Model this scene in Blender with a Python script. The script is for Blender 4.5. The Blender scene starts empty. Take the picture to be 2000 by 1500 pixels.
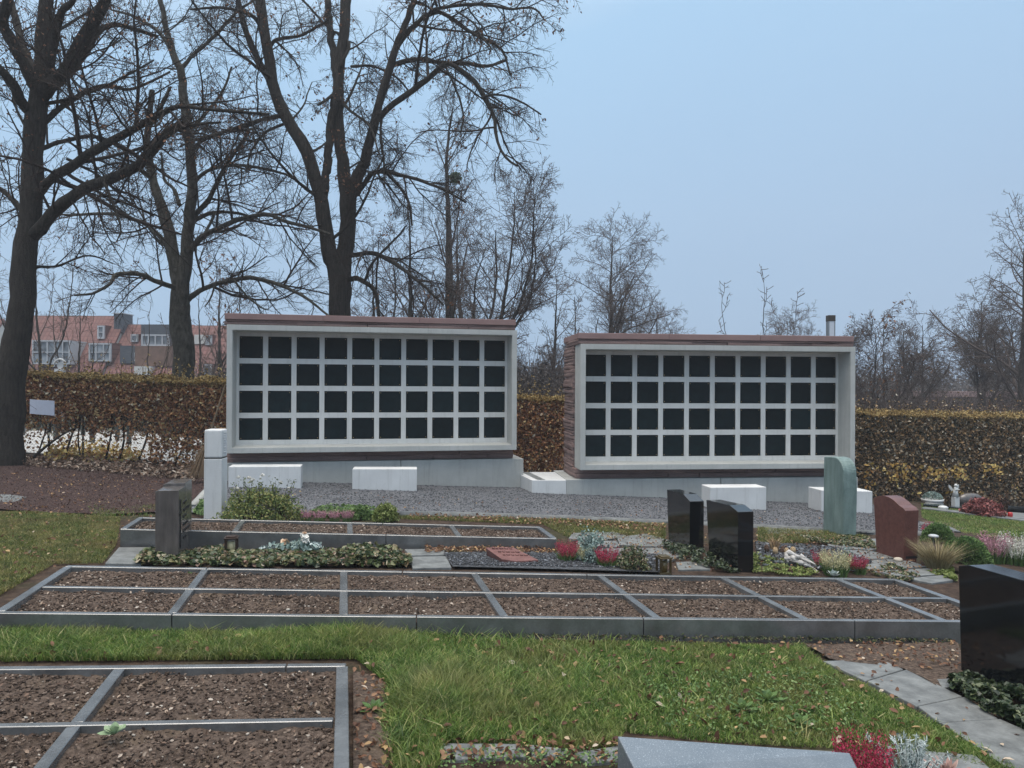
import bpy, bmesh, math
import numpy as np
from mathutils import Vector, Matrix

S = bpy.context.scene
C = S.collection
F = 1455.0; PX = 1000.0; PY = 756.6; ROLL = 0.0047; H = 1.6
rng = np.random.default_rng(7)

# ------------------------------------------------------------------ camera and sight lines
def ray(px, py):
    dx, dy = px - PX, py - PY
    return (dx*math.cos(ROLL) + dy*math.sin(ROLL))/F, -(-dx*math.sin(ROLL) + dy*math.cos(ROLL))/F
def U(px, py, Y):
    a, b = ray(px, py)
    return np.array([a*Y, Y, H + b*Y])
cam = bpy.data.cameras.new('camera'); co = bpy.data.objects.new('camera', cam); C.objects.link(co)
co.location = (0, 0, H); co.rotation_euler = (math.radians(90), -ROLL, 0)
cam.sensor_width = 36; cam.lens = F/2000*36; cam.shift_y = 6.6/2000; cam.clip_end = 2000
S.camera = co

# ------------------------------------------------------------------ terrain
ctrl = [(0,1240,4.59),(672,1240,4.84),(1870,1252,5.354),(232,1070,7.34),(1089,1077,7.86),(582,942,13.18),
        (1017,953,14.0),(1108,967,13.2),(1572,983,13.66),(780,1005,9.5),(1200,1015,9.9),(1700,1040,9.6),
        (20,905,14),(300,918,15.5),(2000,1000,15.5),(1000,1500,3.15),(1870,1500,3.4),(0,1015,8.6)]
CP = np.array([U(*c) for c in ctrl])
A_ = np.c_[np.ones(len(CP)), CP[:,0], CP[:,1]]
PL, *_ = np.linalg.lstsq(A_, CP[:,2], rcond=None)
RES = CP[:,2] - A_@PL
def gz(x, y):
    x = np.asarray(x, float); y = np.asarray(y, float)
    xc = np.clip(x, -14, 14); yc = np.clip(y, 1, 22)
    z = PL[0] + PL[1]*xc + PL[2]*yc
    d2 = (xc[..., None]-CP[:,0])**2 + (yc[..., None]-CP[:,1])**2
    w = np.exp(-d2/(2*1.5**2))
    return z + (w*RES).sum(-1)/(w.sum(-1)+0.35)
def G(px, py, ymax=60):
    a, b = ray(px, py)
    Y = np.arange(1.2, ymax, 0.03)
    d = (H + b*Y) - gz(a*Y, Y)
    i = np.argmax(d < 0) if (d < 0).any() else len(Y)-1
    y = Y[i]
    return np.array([a*y, y, float(gz(a*y, y))])
def GP(pts, ymax=60): return [G(x, y, ymax)[:2] for x, y in pts]

# ------------------------------------------------------------------ object helpers
def link(o, parent=None):
    C.objects.link(o)
    if parent is not None: o.parent = parent
    return o
def tag(o, label=None, cat=None, group=None, kind=None):
    if label: o['label'] = label
    if cat: o['category'] = cat
    if group: o['group'] = group
    if kind: o['kind'] = kind
    return o
def empty(name, loc=(0,0,0), rz=0):
    o = bpy.data.objects.new(name, None); o.location = tuple(float(v) for v in loc); o.rotation_euler = (0,0,rz)
    o.empty_display_size = .1
    return link(o)
def mesh_np(name, V, quads, mat, parent=None, smooth=False, tris=None):
    V = np.asarray(V, np.float32).reshape(-1,3)
    if parent is not None and parent.type == 'EMPTY' and not getattr(parent, '_l', False):
        pass
    me = bpy.data.meshes.new(name)
    nq = 0 if quads is None else len(quads); nt = 0 if tris is None else len(tris)
    me.vertices.add(len(V)); me.vertices.foreach_set('co', V.ravel())
    idx = []
    if nq: idx.append(np.asarray(quads, np.int32).ravel())
    if nt: idx.append(np.asarray(tris, np.int32).ravel())
    idx = np.concatenate(idx)
    me.loops.add(len(idx)); me.loops.foreach_set('vertex_index', idx)
    me.polygons.add(nq+nt)
    st = np.r_[np.arange(nq)*4, nq*4+np.arange(nt)*3].astype(np.int32)
    me.polygons.foreach_set('loop_start', st)
    me.update(calc_edges=True); me.validate()
    if smooth: me.polygons.foreach_set('use_smooth', np.ones(nq+nt, bool))
    me.materials.append(mat)
    return link(bpy.data.objects.new(name, me), parent)
def loc(pts, parent):
    """world points into the frame of an Empty (translation and turn about z)"""
    pts = np.asarray(pts, float).reshape(-1,3) - np.array(parent.location)
    a = -parent.rotation_euler[2]
    c, s = math.cos(a), math.sin(a)
    return np.c_[pts[:,0]*c-pts[:,1]*s, pts[:,0]*s+pts[:,1]*c, pts[:,2]]
def from_bm(name, bm, mat, parent=None, smooth=False):
    me = bpy.data.meshes.new(name); bm.to_mesh(me); bm.free(); me.materials.append(mat)
    if smooth:
        for p in me.polygons: p.use_smooth = True
    return link(bpy.data.objects.new(name, me), parent)
def prism_bm(bm, poly, ext, bevel=0, seg=2):
    """closed polygon (3-D points) pushed along ext; bevelled edges"""
    n = len(poly); ext = Vector(ext)
    a = [bm.verts.new(Vector(p)) for p in poly]; b = [bm.verts.new(Vector(p)+ext) for p in poly]
    fs = [bm.faces.new(a), bm.faces.new(b[::-1])]
    for i in range(n):
        j = (i+1) % n
        fs.append(bm.faces.new((a[i], b[i], b[j], a[j])))
    bmesh.ops.recalc_face_normals(bm, faces=fs)
    if bevel:
        es = {e for f in fs for e in f.edges}
        bmesh.ops.bevel(bm, geom=list(es), offset=bevel, segments=seg, profile=.5, affect='EDGES', clamp_overlap=True)
    return bm
def prism(name, poly, ext, mat, parent=None, bevel=0, seg=2):
    return from_bm(name, prism_bm(bmesh.new(), poly, ext, bevel, seg), mat, parent)
def box(name, x0,x1,y0,y1,z0,z1, mat, parent=None, bevel=0, seg=2):
    return prism(name, [(x0,y0,z0),(x1,y0,z0),(x1,y0,z1),(x0,y0,z1)], (0,y1-y0,0), mat, parent, bevel, seg)
def box_bm(bm, x0,x1,y0,y1,z0,z1, bevel=0, seg=2):
    return prism_bm(bm, [(x0,y0,z0),(x1,y0,z0),(x1,y0,z1),(x0,y0,z1)], (0,y1-y0,0), bevel, seg)
def rough(o, cuts, amp, scale, seed=0, smooth=True):
    """subdivide a block and push its skin about a little (hewn stone)"""
    from mathutils import noise
    bm = bmesh.new(); bm.from_mesh(o.data)
    if cuts: bmesh.ops.subdivide_edges(bm, edges=bm.edges[:], cuts=cuts, use_grid_fill=True)
    bm.normal_update()
    off = Vector((seed*3.1, seed*1.7, seed))
    for v in bm.verts:
        v.co += v.normal*amp*noise.fractal(v.co*scale+off, 1.0, 2.0, 3)
    bm.to_mesh(o.data); bm.free()
    if smooth:
        for p in o.data.polygons: p.use_smooth = True
    return o
def lathe(name, prof, mat, parent=None, seg=24, sx=1, sy=1):
    prof = np.array(prof, float); n = len(prof)
    a = np.linspace(0, 2*np.pi, seg, endpoint=False)
    V = np.stack([prof[:,None,0]*np.cos(a)*sx, prof[:,None,0]*np.sin(a)*sy, np.repeat(prof[:,1:2], seg, 1)], -1)
    q = [(i*seg+j, i*seg+(j+1)%seg, (i+1)*seg+(j+1)%seg, (i+1)*seg+j) for i in range(n-1) for j in range(seg)]
    return mesh_np(name, V, np.array(q), mat, parent, True)
def tubes(P, R, sides):
    """P (N,K,3) polylines, R (N,K) radii -> verts, quads"""
    P = np.asarray(P, float); R = np.asarray(R, float); N, K, _ = P.shape
    T = np.gradient(P, axis=1); T /= np.linalg.norm(T, axis=-1, keepdims=True)+1e-9
    m = P[:,-1]-P[:,0]; m /= np.linalg.norm(m, axis=-1, keepdims=True)+1e-9
    ref = np.where(np.abs(m[:,2:3]) > .8, np.array([[1.,0.1,0]]), np.array([[0.,0.1,1.]]))
    A = np.cross(T, ref[:,None,:]); A /= np.linalg.norm(A, axis=-1, keepdims=True)+1e-9
    B = np.cross(T, A)
    a = np.linspace(0, 2*np.pi, sides, endpoint=False)
    V = P[:,:,None] + R[:,:,None,None]*(np.cos(a)[:,None]*A[:,:,None] + np.sin(a)[:,None]*B[:,:,None])
    base = (np.arange(N)*K*sides)[:,None,None] + (np.arange(K-1)*sides)[None,:,None]
    j = np.arange(sides); j2 = (j+1) % sides
    q = np.stack([base+j, base+j2, base+sides+j2, base+sides+j], -1).reshape(-1,4)
    return V.reshape(-1,3), q
def join(parts):
    Vs, Qs, o = [], [], 0
    for V, q in parts:
        Vs.append(V); Qs.append(q+o); o += len(V)
    return np.concatenate(Vs), np.concatenate(Qs)
def rand_dirs(n, r=rng):
    v = r.normal(size=(n,3)); return v/np.linalg.norm(v, axis=1, keepdims=True)
def leaves(pts, size, up=0.0, r=rng, aspect=.55, fold=.25, bias=None):
    """a small folded leaf at every point; two quads sharing the rib"""
    pts = np.asarray(pts, float); n = len(pts)
    d = rand_dirs(n, r)
    if bias is not None: d = d + np.asarray(bias); d /= np.linalg.norm(d, axis=1, keepdims=True)
    if up: d[:,2] *= (1-up)
    d /= np.linalg.norm(d, axis=1, keepdims=True)+1e-9
    nrm = rand_dirs(n, r); nrm[:,2] = np.abs(nrm[:,2]) + up*2
    s = np.cross(d, nrm); s /= np.linalg.norm(s, axis=1, keepdims=True)+1e-9
    u = np.cross(s, d)
    sz = (np.asarray(size)*r.uniform(.6, 1.3, n))[:,None]
    w = sz*aspect*.5
    a = pts - d*sz*.5; tip = pts + d*sz*.5
    f = u*sz*fold*.5
    l1 = pts - d*sz*.12 + s*w + f; l2 = pts + d*sz*.25 + s*w*.7 + f
    r1 = pts - d*sz*.12 - s*w + f; r2 = pts + d*sz*.25 - s*w*.7 + f
    V = np.stack([a, tip, l1, l2, r1, r2], 1).reshape(-1,3)
    b = (np.arange(n)*6)[:,None]
    q = np.concatenate([b+np.array([0,2,3,1]), b+np.array([0,1,5,4])], 0)
    return V, q
def blades(pts, h, w, lean=.5, r=rng, dirs=None):
    pts = np.asarray(pts, float); n = len(pts)
    a = r.uniform(0, 2*np.pi, n) if dirs is None else dirs
    hh = np.asarray(h)*r.uniform(.55, 1.25, n); ln = lean*r.uniform(.2, 1.4, n)*hh
    D = np.c_[np.cos(a), np.sin(a), np.zeros(n)]
    b = r.uniform(0, 2*np.pi, n); W = np.c_[np.cos(b), np.sin(b), np.zeros(n)]*(np.asarray(w)*r.uniform(.6,1.3,n))[:,None]*.5
    Z = np.array([0,0,1.])
    p1 = pts + Z*(hh*.5)[:,None] + D*(ln*.28)[:,None]
    p2 = pts + Z*(hh*.9)[:,None] + D*ln[:,None]
    V = np.stack([pts-W, pts+W, p1-W*.85, p1+W*.85, p2-W*.12, p2+W*.12], 1).reshape(-1,3)
    k = (np.arange(n)*6)[:,None]
    return V, np.concatenate([k+np.array([0,1,3,2]), k+np.array([2,3,5,4])], 0)
def lumps(pts, size, r=rng, flat=.6):
    """little irregular stones or clods: squashed random boxes"""
    pts = np.asarray(pts, float); n = len(pts)
    c = np.array([[-1,-1,-1],[1,-1,-1],[1,1,-1],[-1,1,-1],[-1,-1,1],[1,-1,1],[1,1,1],[-1,1,1]], float)
    sc = r.uniform(.5, 1.2, (n,1,3))*np.array([1,1,flat])
    V = c[None]*sc*r.uniform(.55, 1.0, (n,8,1))*(np.asarray(size).reshape(-1,1,1)*r.uniform(.5,1.4,(n,1,1)))*.5
    ax = r.uniform(0, 2*np.pi, n); ti = r.normal(0,.35,n)
    ca, sa = np.cos(ax)[:,None], np.sin(ax)[:,None]
    X = V[:,:,0]*ca - V[:,:,1]*sa; Y = V[:,:,0]*sa + V[:,:,1]*ca
    Zz = V[:,:,2] + X*ti[:,None]
    V = np.stack([X,Y,Zz],-1) + pts[:,None]
    f = np.array([[0,3,2,1],[4,5,6,7],[0,1,5,4],[1,2,6,5],[2,3,7,6],[3,0,4,7]])
    q = ((np.arange(n)*8)[:,None,None]+f[None]).reshape(-1,4)
    return V.reshape(-1,3), q
def inside(poly, x, y):
    poly = np.asarray(poly); c = np.zeros(len(x), bool); j = len(poly)-1
    for i in range(len(poly)):
        xi, yi = poly[i]; xj, yj = poly[j]
        c ^= ((yi > y) != (yj > y)) & (x < (xj-xi)*(y-yi)/(yj-yi+1e-12)+xi)
        j = i
    return c
def scatter(poly, n, r=rng):
    poly = np.asarray(poly); lo = poly.min(0); hi = poly.max(0)
    out = []; tot = 0
    while tot < n:
        p = r.uniform(lo, hi, (n*2, 2)); p = p[inside(poly, p[:,0], p[:,1])]
        out.append(p); tot += len(p)
    return np.concatenate(out)[:n]
_ns = np.random.default_rng(3)
_ph = _ns.uniform(0, 6.28, (24,)); _kd = _ns.normal(size=(24,2))
def fnoise(x, y, s=1.0, o=0):
    v = 0
    for i in range(8):
        k = _kd[(i+o) % 24]*s*(1+.35*i)
        v = v + np.sin(k[0]*x + k[1]*y + _ph[(i+o) % 24])/(1+.25*i)
    return v/3.2
def sheet(name, poly, mat, off, step=.2, kind='structure', bump=0, bs=9):
    """a patch of ground inside a polygon, following the terrain"""
    bm = bmesh.new()
    vs = [bm.verts.new((float(p[0]), float(p[1]), 0)) for p in poly]
    f = bm.faces.new(vs)
    if f.normal.z < 0: f.normal_flip()
    lo = np.min(poly, 0); hi = np.max(poly, 0)
    for ax in (0, 1):
        for c in np.arange(lo[ax]+step, hi[ax], step):
            co_ = [0,0,0]; no = [0,0,0]; co_[ax] = c; no[ax] = 1
            bmesh.ops.bisect_plane(bm, geom=bm.verts[:]+bm.edges[:]+bm.faces[:], plane_co=co_, plane_no=no)
    xy = np.array([v.co[:2] for v in bm.verts]); z = gz(xy[:,0], xy[:,1])+off
    if bump: z = z + bump*fnoise(xy[:,0], xy[:,1], bs)
    for v, zz in zip(bm.verts, z): v.co.z = zz
    bm.normal_update()
    if sum(f.normal.z for f in bm.faces) < 0: bmesh.ops.reverse_faces(bm, faces=bm.faces[:])
    o = from_bm(name, bm, mat, smooth=True)
    if kind: o['kind'] = kind
    return o

# ------------------------------------------------------------------ materials
def M(name, build):
    m = bpy.data.materials.new(name); m.use_nodes = True
    nt = m.node_tree; b = nt.nodes['Principled BSDF']
    build(nt, b); return m
def node(nt, t, **k):
    n = nt.nodes.new(t)
    for a, v in k.items():
        if a.startswith('i_'): n.inputs[a[2:].replace('_',' ')].default_value = v
        else: setattr(n, a, v)
    return n
def ramp(nt, fac, stops, interp='LINEAR'):
    r = nt.nodes.new('ShaderNodeValToRGB'); cr = r.color_ramp; cr.interpolation = interp
    while len(cr.elements) < len(stops): cr.elements.new(.5)
    for e, (p, c) in zip(cr.elements, stops):
        e.position = p; e.color = (*c, 1)
    nt.links.new(fac, r.inputs[0]); return r.outputs[0]
def coords(nt, scale=(1,1,1)):
    tc = nt.nodes.new('ShaderNodeTexCoord'); mp = nt.nodes.new('ShaderNodeMapping')
    mp.inputs['Scale'].default_value = scale
    nt.links.new(tc.outputs['Object'], mp.inputs[0]); return mp.outputs[0]
def noise_(nt, vec, scale, detail=6, rough_=.6):
    n = node(nt, 'ShaderNodeTexNoise'); n.inputs['Scale'].default_value = scale
    n.inputs['Detail'].default_value = detail; n.inputs['Roughness'].default_value = rough_
    nt.links.new(vec, n.inputs['Vector']); return n.outputs['Fac']
def bump(nt, b, h, strength=.4, dist=.01):
    n = node(nt, 'ShaderNodeBump'); n.inputs['Strength'].default_value = strength; n.inputs['Distance'].default_value = dist
    nt.links.new(h, n.inputs['Height']); nt.links.new(n.outputs[0], b.inputs['Normal'])
def mix(nt, a, b_, fac, mode='MIX'):
    n = node(nt, 'ShaderNodeMix', data_type='RGBA', blend_type=mode)
    for s, v in ((0, fac), (6, a), (7, b_)):
        if isinstance(v, (int, float)): n.inputs[s].default_value = v
        elif isinstance(v, tuple): n.inputs[s].default_value = (*v, 1)
        else: nt.links.new(v, n.inputs[s])
    return n.outputs[2]
def stone(name, c1, c2, scale=8, fine=120, rough_=.8, bmp=.3, streak=(1,1,1), spec=.4, speck=0, dist=.004):
    def f(nt, b):
        v = coords(nt, streak); n1 = noise_(nt, v, scale); n2 = noise_(nt, coords(nt), fine, 3, .7)
        col = ramp(nt, n1, [(.3, c1), (.7, c2)])
        if speck:
            sp = ramp(nt, n2, [(.55, (0,0,0)), (.72, (1,1,1))])
            col = mix(nt, col, tuple(min(1, x*speck) for x in c2), mix(nt, (0,0,0), sp, .6))
        else:
            sh = ramp(nt, n2, [(.25, (.82,.82,.82)), (.75, (1.1,1.1,1.1))]); col = mix(nt, col, sh, 1.0, 'MULTIPLY')
        nt.links.new(col, b.inputs['Base Color']); b.inputs['Roughness'].default_value = rough_
        b.inputs['Specular IOR Level'].default_value = spec
        if bmp: bump(nt, b, n2, bmp, dist)
    return M(name, f)
def weathered(name, c1, c2, stain, rough_=.85, per_obj=0):
    """cast concrete: faint clouds, rain streaks running down, pores and a dirty splash zone of its own shape"""
    def f(nt, b):
        v = coords(nt); n1 = noise_(nt, v, 2.2, 5); st = noise_(nt, coords(nt, (9,9,.7)), 1.6, 6, .65); pr = noise_(nt, v, 140, 3, .7); bl = noise_(nt, v, 6, 6, .7)
        c = ramp(nt, n1, [(.3, c1), (.7, c2)])
        c = mix(nt, c, stain, ramp(nt, st, [(.52,(0,0,0)),(.72,(.38,.38,.38))]))
        c = mix(nt, c, stain, ramp(nt, bl, [(.6,(0,0,0)),(.78,(.3,.3,.3))]))
        c = mix(nt, c, ramp(nt, pr, [(.25,(.86,.86,.86)),(.7,(1.06,1.06,1.06))]), 1.0, 'MULTIPLY')
        nt.links.new(c, b.inputs['Base Color']); b.inputs['Roughness'].default_value = rough_; b.inputs['Specular IOR Level'].default_value = .35
        bump(nt, b, pr, .3, .004)
    return M(name, f)
def island(name, stops, rough_=.6, trans=0, spec=.3):
    """each loose leaf, blade or chip takes its own colour"""
    def f(nt, b):
        g = node(nt, 'ShaderNodeNewGeometry')
        nt.links.new(ramp(nt, g.outputs['Random Per Island'], stops), b.inputs['Base Color'])
        b.inputs['Roughness'].default_value = rough_; b.inputs['Specular IOR Level'].default_value = spec
        if trans:
            t = node(nt, 'ShaderNodeBsdfTranslucent'); ms = node(nt, 'ShaderNodeMixShader'); ms.inputs[0].default_value = trans
            nt.links.new(ramp(nt, g.outputs['Random Per Island'], stops), t.inputs[0])
            nt.links.new(b.outputs[0], ms.inputs[1]); nt.links.new(t.outputs[0], ms.inputs[2])
            nt.links.new(ms.outputs[0], nt.nodes['Material Output'].inputs[0])
    return M(name, f)
def plain(name, c, rough_=.5, metal=0, spec=.5):
    def f(nt, b):
        v = coords(nt); n = noise_(nt, v, 30)
        nt.links.new(mix(nt, c, tuple(x*.75 for x in c), n), b.inputs['Base Color'])
        b.inputs['Roughness'].default_value = rough_; b.inputs['Metallic'].default_value = metal
        b.inputs['Specular IOR Level'].default_value = spec
    return M(name, f)

m_conc = weathered('pale concrete', (.40,.405,.385), (.50,.50,.475), (.25,.25,.225))
m_found = weathered('cast concrete', (.34,.345,.33), (.43,.435,.415), (.22,.22,.20))
m_white = weathered('white concrete', (.54,.545,.545), (.64,.645,.64), (.34,.34,.32))
m_lattice = weathered('white niche panel', (.56,.555,.53), (.64,.635,.61), (.38,.375,.35))
m_plate = stone('dark speckled granite', (.004,.009,.013), (.009,.016,.021), 5, 260, .6, .2, speck=1.8, spec=.12)
def plate_var(nt, b):
    v = coords(nt); oi = node(nt, 'ShaderNodeObjectInfo'); n = noise_(nt, v, 260, 3, .7); cl = noise_(nt, v, 7, 4)
    c = ramp(nt, n, [(.35,(.002,.006,.008)),(.6,(.005,.012,.014)),(.75,(.022,.036,.040))])
    c = mix(nt, c, ramp(nt, cl, [(.35,(.7,.7,.7)),(.7,(1.5,1.5,1.5))]), 1.0, 'MULTIPLY')
    c = mix(nt, c, ramp(nt, oi.outputs['Random'], [(0,(.7,.7,.7)),(1,(1.4,1.4,1.4))]), 1.0, 'MULTIPLY')
    nt.links.new(c, b.inputs['Base Color']); b.inputs['Roughness'].default_value = .5; b.inputs['Specular IOR Level'].default_value = .08
m_plate = M('dark speckled granite plate', plate_var)
m_brass = plain('brass', (.45,.33,.16), .4, .9)
m_sand = stone('red sandstone', (.17,.11,.10), (.30,.205,.185), 3, 60, .9, .8, (.6,.6,7), dist=.02)
m_sandcap = stone('smooth red sandstone', (.24,.15,.138), (.30,.195,.18), 2, 120, .85, .2)
m_kerb = stone('grey granite kerb', (.060,.063,.065), (.135,.142,.146), 5.5, 70, .24, .10, (1,1,1), .9, 0)
m_slab = stone('grey stone slabs', (.085,.09,.09), (.205,.215,.212), 9, 60, .6, .5, (1,1,1), .5, dist=.006)
m_black = stone('polished black granite', (.004,.005,.006), (.007,.008,.010), 3, 300, .09, 0, spec=.55)
m_brown = stone('polished brown granite', (.065,.056,.052), (.135,.12,.11), 6, 140, .16, 0, (3,3,.6), .5)
m_green = stone('green serpentine', (.10,.15,.14), (.21,.28,.26), 5, 60, .45, .35, (2,2,.5), .4, dist=.006)
m_red = stone('red granite', (.075,.030,.025), (.135,.058,.048), 20, 200, .35, .1, speck=2.6)
m_redlay = stone('rough red granite', (.12,.05,.045), (.20,.095,.085), 12, 90, .7, .6, dist=.01)
m_grey = stone('grey polished stone', (.10,.12,.14), (.15,.17,.19), 5, 200, .25, .05, speck=3)
m_bark = stone('dark bark', (.020,.018,.016), (.062,.054,.046), 5, 40, .95, 1.0, (6,6,.9), .15, dist=.04)
m_bark2 = stone('mottled bark', (.02,.018,.015), (.095,.09,.075), 5, 30, .95, 1.0, (3,3,1.3), .15, dist=.03)
m_twig = stone('twigs', (.022,.018,.016), (.05,.038,.033), 3, 20, .9, 0, spec=.1)
m_twigfar = stone('haze lightened reddish twigs', (.065,.050,.045), (.12,.092,.08), 3, 20, .9, 0, spec=.1)  # lighter than the near twigs: haze on far trees put into the colour
m_shoot = stone('pale shoots', (.10,.075,.05), (.16,.12,.08), 3, 20, .9, 0, spec=.1)
m_gravel = None
for m_, ior in ((m_black, 1.58), (m_grey, 1.8), (m_kerb, 1.75), (m_brown, 1.6)): m_.node_tree.nodes['Principled BSDF'].inputs['IOR'].default_value = ior
m_letter = plain('dark lettering', (.012,.012,.014), .4)
# ------------------------------------------------------------------ light and sky
EL, AZ = math.radians(77), math.radians(200)
w = bpy.data.worlds.new('World'); S.world = w; w.use_nodes = True
nt = w.node_tree; bg = nt.nodes['Background']
sky = node(nt, 'ShaderNodeTexSky', sky_type='NISHITA'); sky.sun_disc = False
sky.sun_elevation = EL; sky.sun_rotation = AZ; sky.air_density = 1.0; sky.dust_density = 4.0; sky.ozone_density = 2
sc = mix(nt, sky.outputs[0], (.10,.10,.10), 1.0, 'MULTIPLY')
tc = node(nt, 'ShaderNodeTexCoord'); sp = node(nt, 'ShaderNodeSeparateXYZ'); nt.links.new(tc.outputs['Generated'], sp.inputs[0])
cl = node(nt, 'ShaderNodeTexNoise'); cl.inputs['Scale'].default_value = 1.6; cl.inputs['Detail'].default_value = 4; nt.links.new(tc.outputs['Generated'], cl.inputs[0])
# overcast veil: dull blue low down, brighter and whiter overhead, brighter to the left
ma = node(nt, 'ShaderNodeMath', operation='MULTIPLY_ADD'); nt.links.new(sp.outputs[0], ma.inputs[0]); ma.inputs[1].default_value = -.16; nt.links.new(sp.outputs[2], ma.inputs[2])
mb = node(nt, 'ShaderNodeMath', operation='MULTIPLY_ADD'); nt.links.new(cl.outputs['Fac'], mb.inputs[0]); mb.inputs[1].default_value = .12; nt.links.new(ma.outputs[0], mb.inputs[2])
veil = ramp(nt, mb.outputs[0], [(.0, (.29,.405,.56)), (.18, (.295,.43,.60)), (.50, (.34,.53,.73)), (.72, (.66,.76,.86)), (1.0, (1.06,1.0,.93))])
br = ramp(nt, sp.outputs[2], [(.45, (1,1,1)), (.9, (1.0,1.0,1.0))])
mm = node(nt, 'ShaderNodeMapRange'); mm.inputs[1].default_value = .45; mm.inputs[2].default_value = 1; mm.inputs[3].default_value = 1; mm.inputs[4].default_value = 2.3
nt.links.new(sp.outputs[2], mm.inputs[0])
vm = node(nt, 'ShaderNodeVectorMath', operation='SCALE'); nt.links.new(veil, vm.inputs[0]); nt.links.new(mm.outputs[0], vm.inputs['Scale'])
nt.links.new(mix(nt, vm.outputs[0], sc, .12), bg.inputs[0]); bg.inputs[1].default_value = 1.0
sun = bpy.data.lights.new('sun', 'SUN'); sun.energy = 1.3; sun.angle = math.radians(40); sun.color = (1, .94, .86)
so = bpy.data.objects.new('sun', sun); C.objects.link(so); so.location = (0,-5,12)
so.rotation_euler = Vector((-math.sin(AZ)*math.cos(EL), -math.cos(AZ)*math.cos(EL), -math.sin(EL))).to_track_quat('-Z','Y').to_euler()
S.view_settings.view_transform = 'Standard'; S.view_settings.look = 'None'; S.view_settings.exposure = 0.40; S.view_settings.gamma = 1

# ------------------------------------------------------------------ ground
def gm(nt, b):
    v = coords(nt); n1 = noise_(nt, v, .9, 5); n2 = noise_(nt, v, 14, 6, .7); n3 = noise_(nt, v, 60, 4, .7)
    a = ramp(nt, n2, [(.3, (.022,.016,.013)), (.5, (.055,.037,.028)), (.75, (.12,.085,.06))])
    g = ramp(nt, n2, [(.3, (.02,.03,.012)), (.7, (.06,.075,.03))])
    nt.links.new(mix(nt, a, g, ramp(nt, n1, [(.52, (0,0,0)), (.66, (.55,.55,.55))])), b.inputs['Base Color'])
    b.inputs['Roughness'].default_value = .95; b.inputs['Specular IOR Level'].default_value = .15
    bump(nt, b, n3, .8, .02)
m_ground = M('earth', gm)
def sm(nt, b):
    v = coords(nt); n1 = noise_(nt, v, 3, 4); n2 = noise_(nt, v, 38, 6, .75); n3 = noise_(nt, v, 140, 3, .7)
    c = ramp(nt, n2, [(.32, (.034,.025,.020)), (.5, (.108,.079,.063)), (.72, (.24,.182,.144))])
    nt.links.new(mix(nt, c, (.20,.15,.10), ramp(nt, n1, [(.55, (0,0,0)), (.75, (.5,.5,.5))])), b.inputs['Base Color'])
    b.inputs['Roughness'].default_value = .95; b.inputs['Specular IOR Level'].default_value = .15
    bump(nt, b, n2, .9, .03)
m_soil = M('loose soil', sm)
def mulch(nt, b):
    v = coords(nt); n2 = noise_(nt, v, 22, 6, .75)
    nt.links.new(ramp(nt, n2, [(.3, (.024,.016,.015)), (.55, (.075,.048,.044)), (.8, (.16,.11,.095))]), b.inputs['Base Color'])
    b.inputs['Roughness'].default_value = .95; b.inputs['Specular IOR Level'].default_value = .15
    bump(nt, b, n2, 1.0, .03)
m_mulch = M('bark mulch', mulch)
def grav(dark, light, s=70):
    def f(nt, b):
        v = coords(nt); vo = node(nt, 'ShaderNodeTexVoronoi'); vo.inputs['Scale'].default_value = s; nt.links.new(v, vo.inputs[0])
        sep = node(nt, 'ShaderNodeSeparateColor'); nt.links.new(vo.outputs['Color'], sep.inputs[0])
        n = noise_(nt, v, 1.3)
        c = ramp(nt, sep.outputs[0], [(.1, dark), (.9, light)])
        nt.links.new(mix(nt, c, ramp(nt, n, [(.3,(.75,.75,.75)),(.7,(1.15,1.15,1.15))]), 1.0, 'MULTIPLY'), b.inputs['Base Color'])
        b.inputs['Roughness'].default_value = .85; bump(nt, b, vo.outputs['Distance'], .8, .012)
    return f
m_gravel = M('basalt chippings', grav((.04,.042,.048), (.17,.175,.19)))
m_blackgrav = M('black gravel', grav((.008,.009,.012), (.075,.08,.09), 60))
m_path = stone('pale gravel path', (.36,.36,.35), (.47,.47,.46), 3, 60, .9, .3)
xs = np.unique(np.r_[-600,-300,-150,-80,-50,np.arange(-36,-14,2),np.arange(-14,16,.25),np.arange(16,36,2),50,80,150,300,600])
ys = np.unique(np.r_[-60,-20,-6,np.arange(-2,1,.5),np.arange(1,18,.2),np.arange(18,40,2),50,80,140,250,450,900])
XX, YY = np.meshgrid(xs, ys); ZZ = gz(XX, YY) + .012*fnoise(XX, YY, 4)*(np.abs(XX)<14)*(YY<17) - .012
V = np.stack([XX,YY,ZZ],-1).reshape(-1,3); nx = len(xs)
q = np.array([(i*nx+j, i*nx+j+1, (i+1)*nx+j+1, (i+1)*nx+j) for i in range(len(ys)-1) for j in range(nx-1)])
tag(mesh_np('ground', V, q, m_ground, smooth=True), kind='structure')

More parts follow.
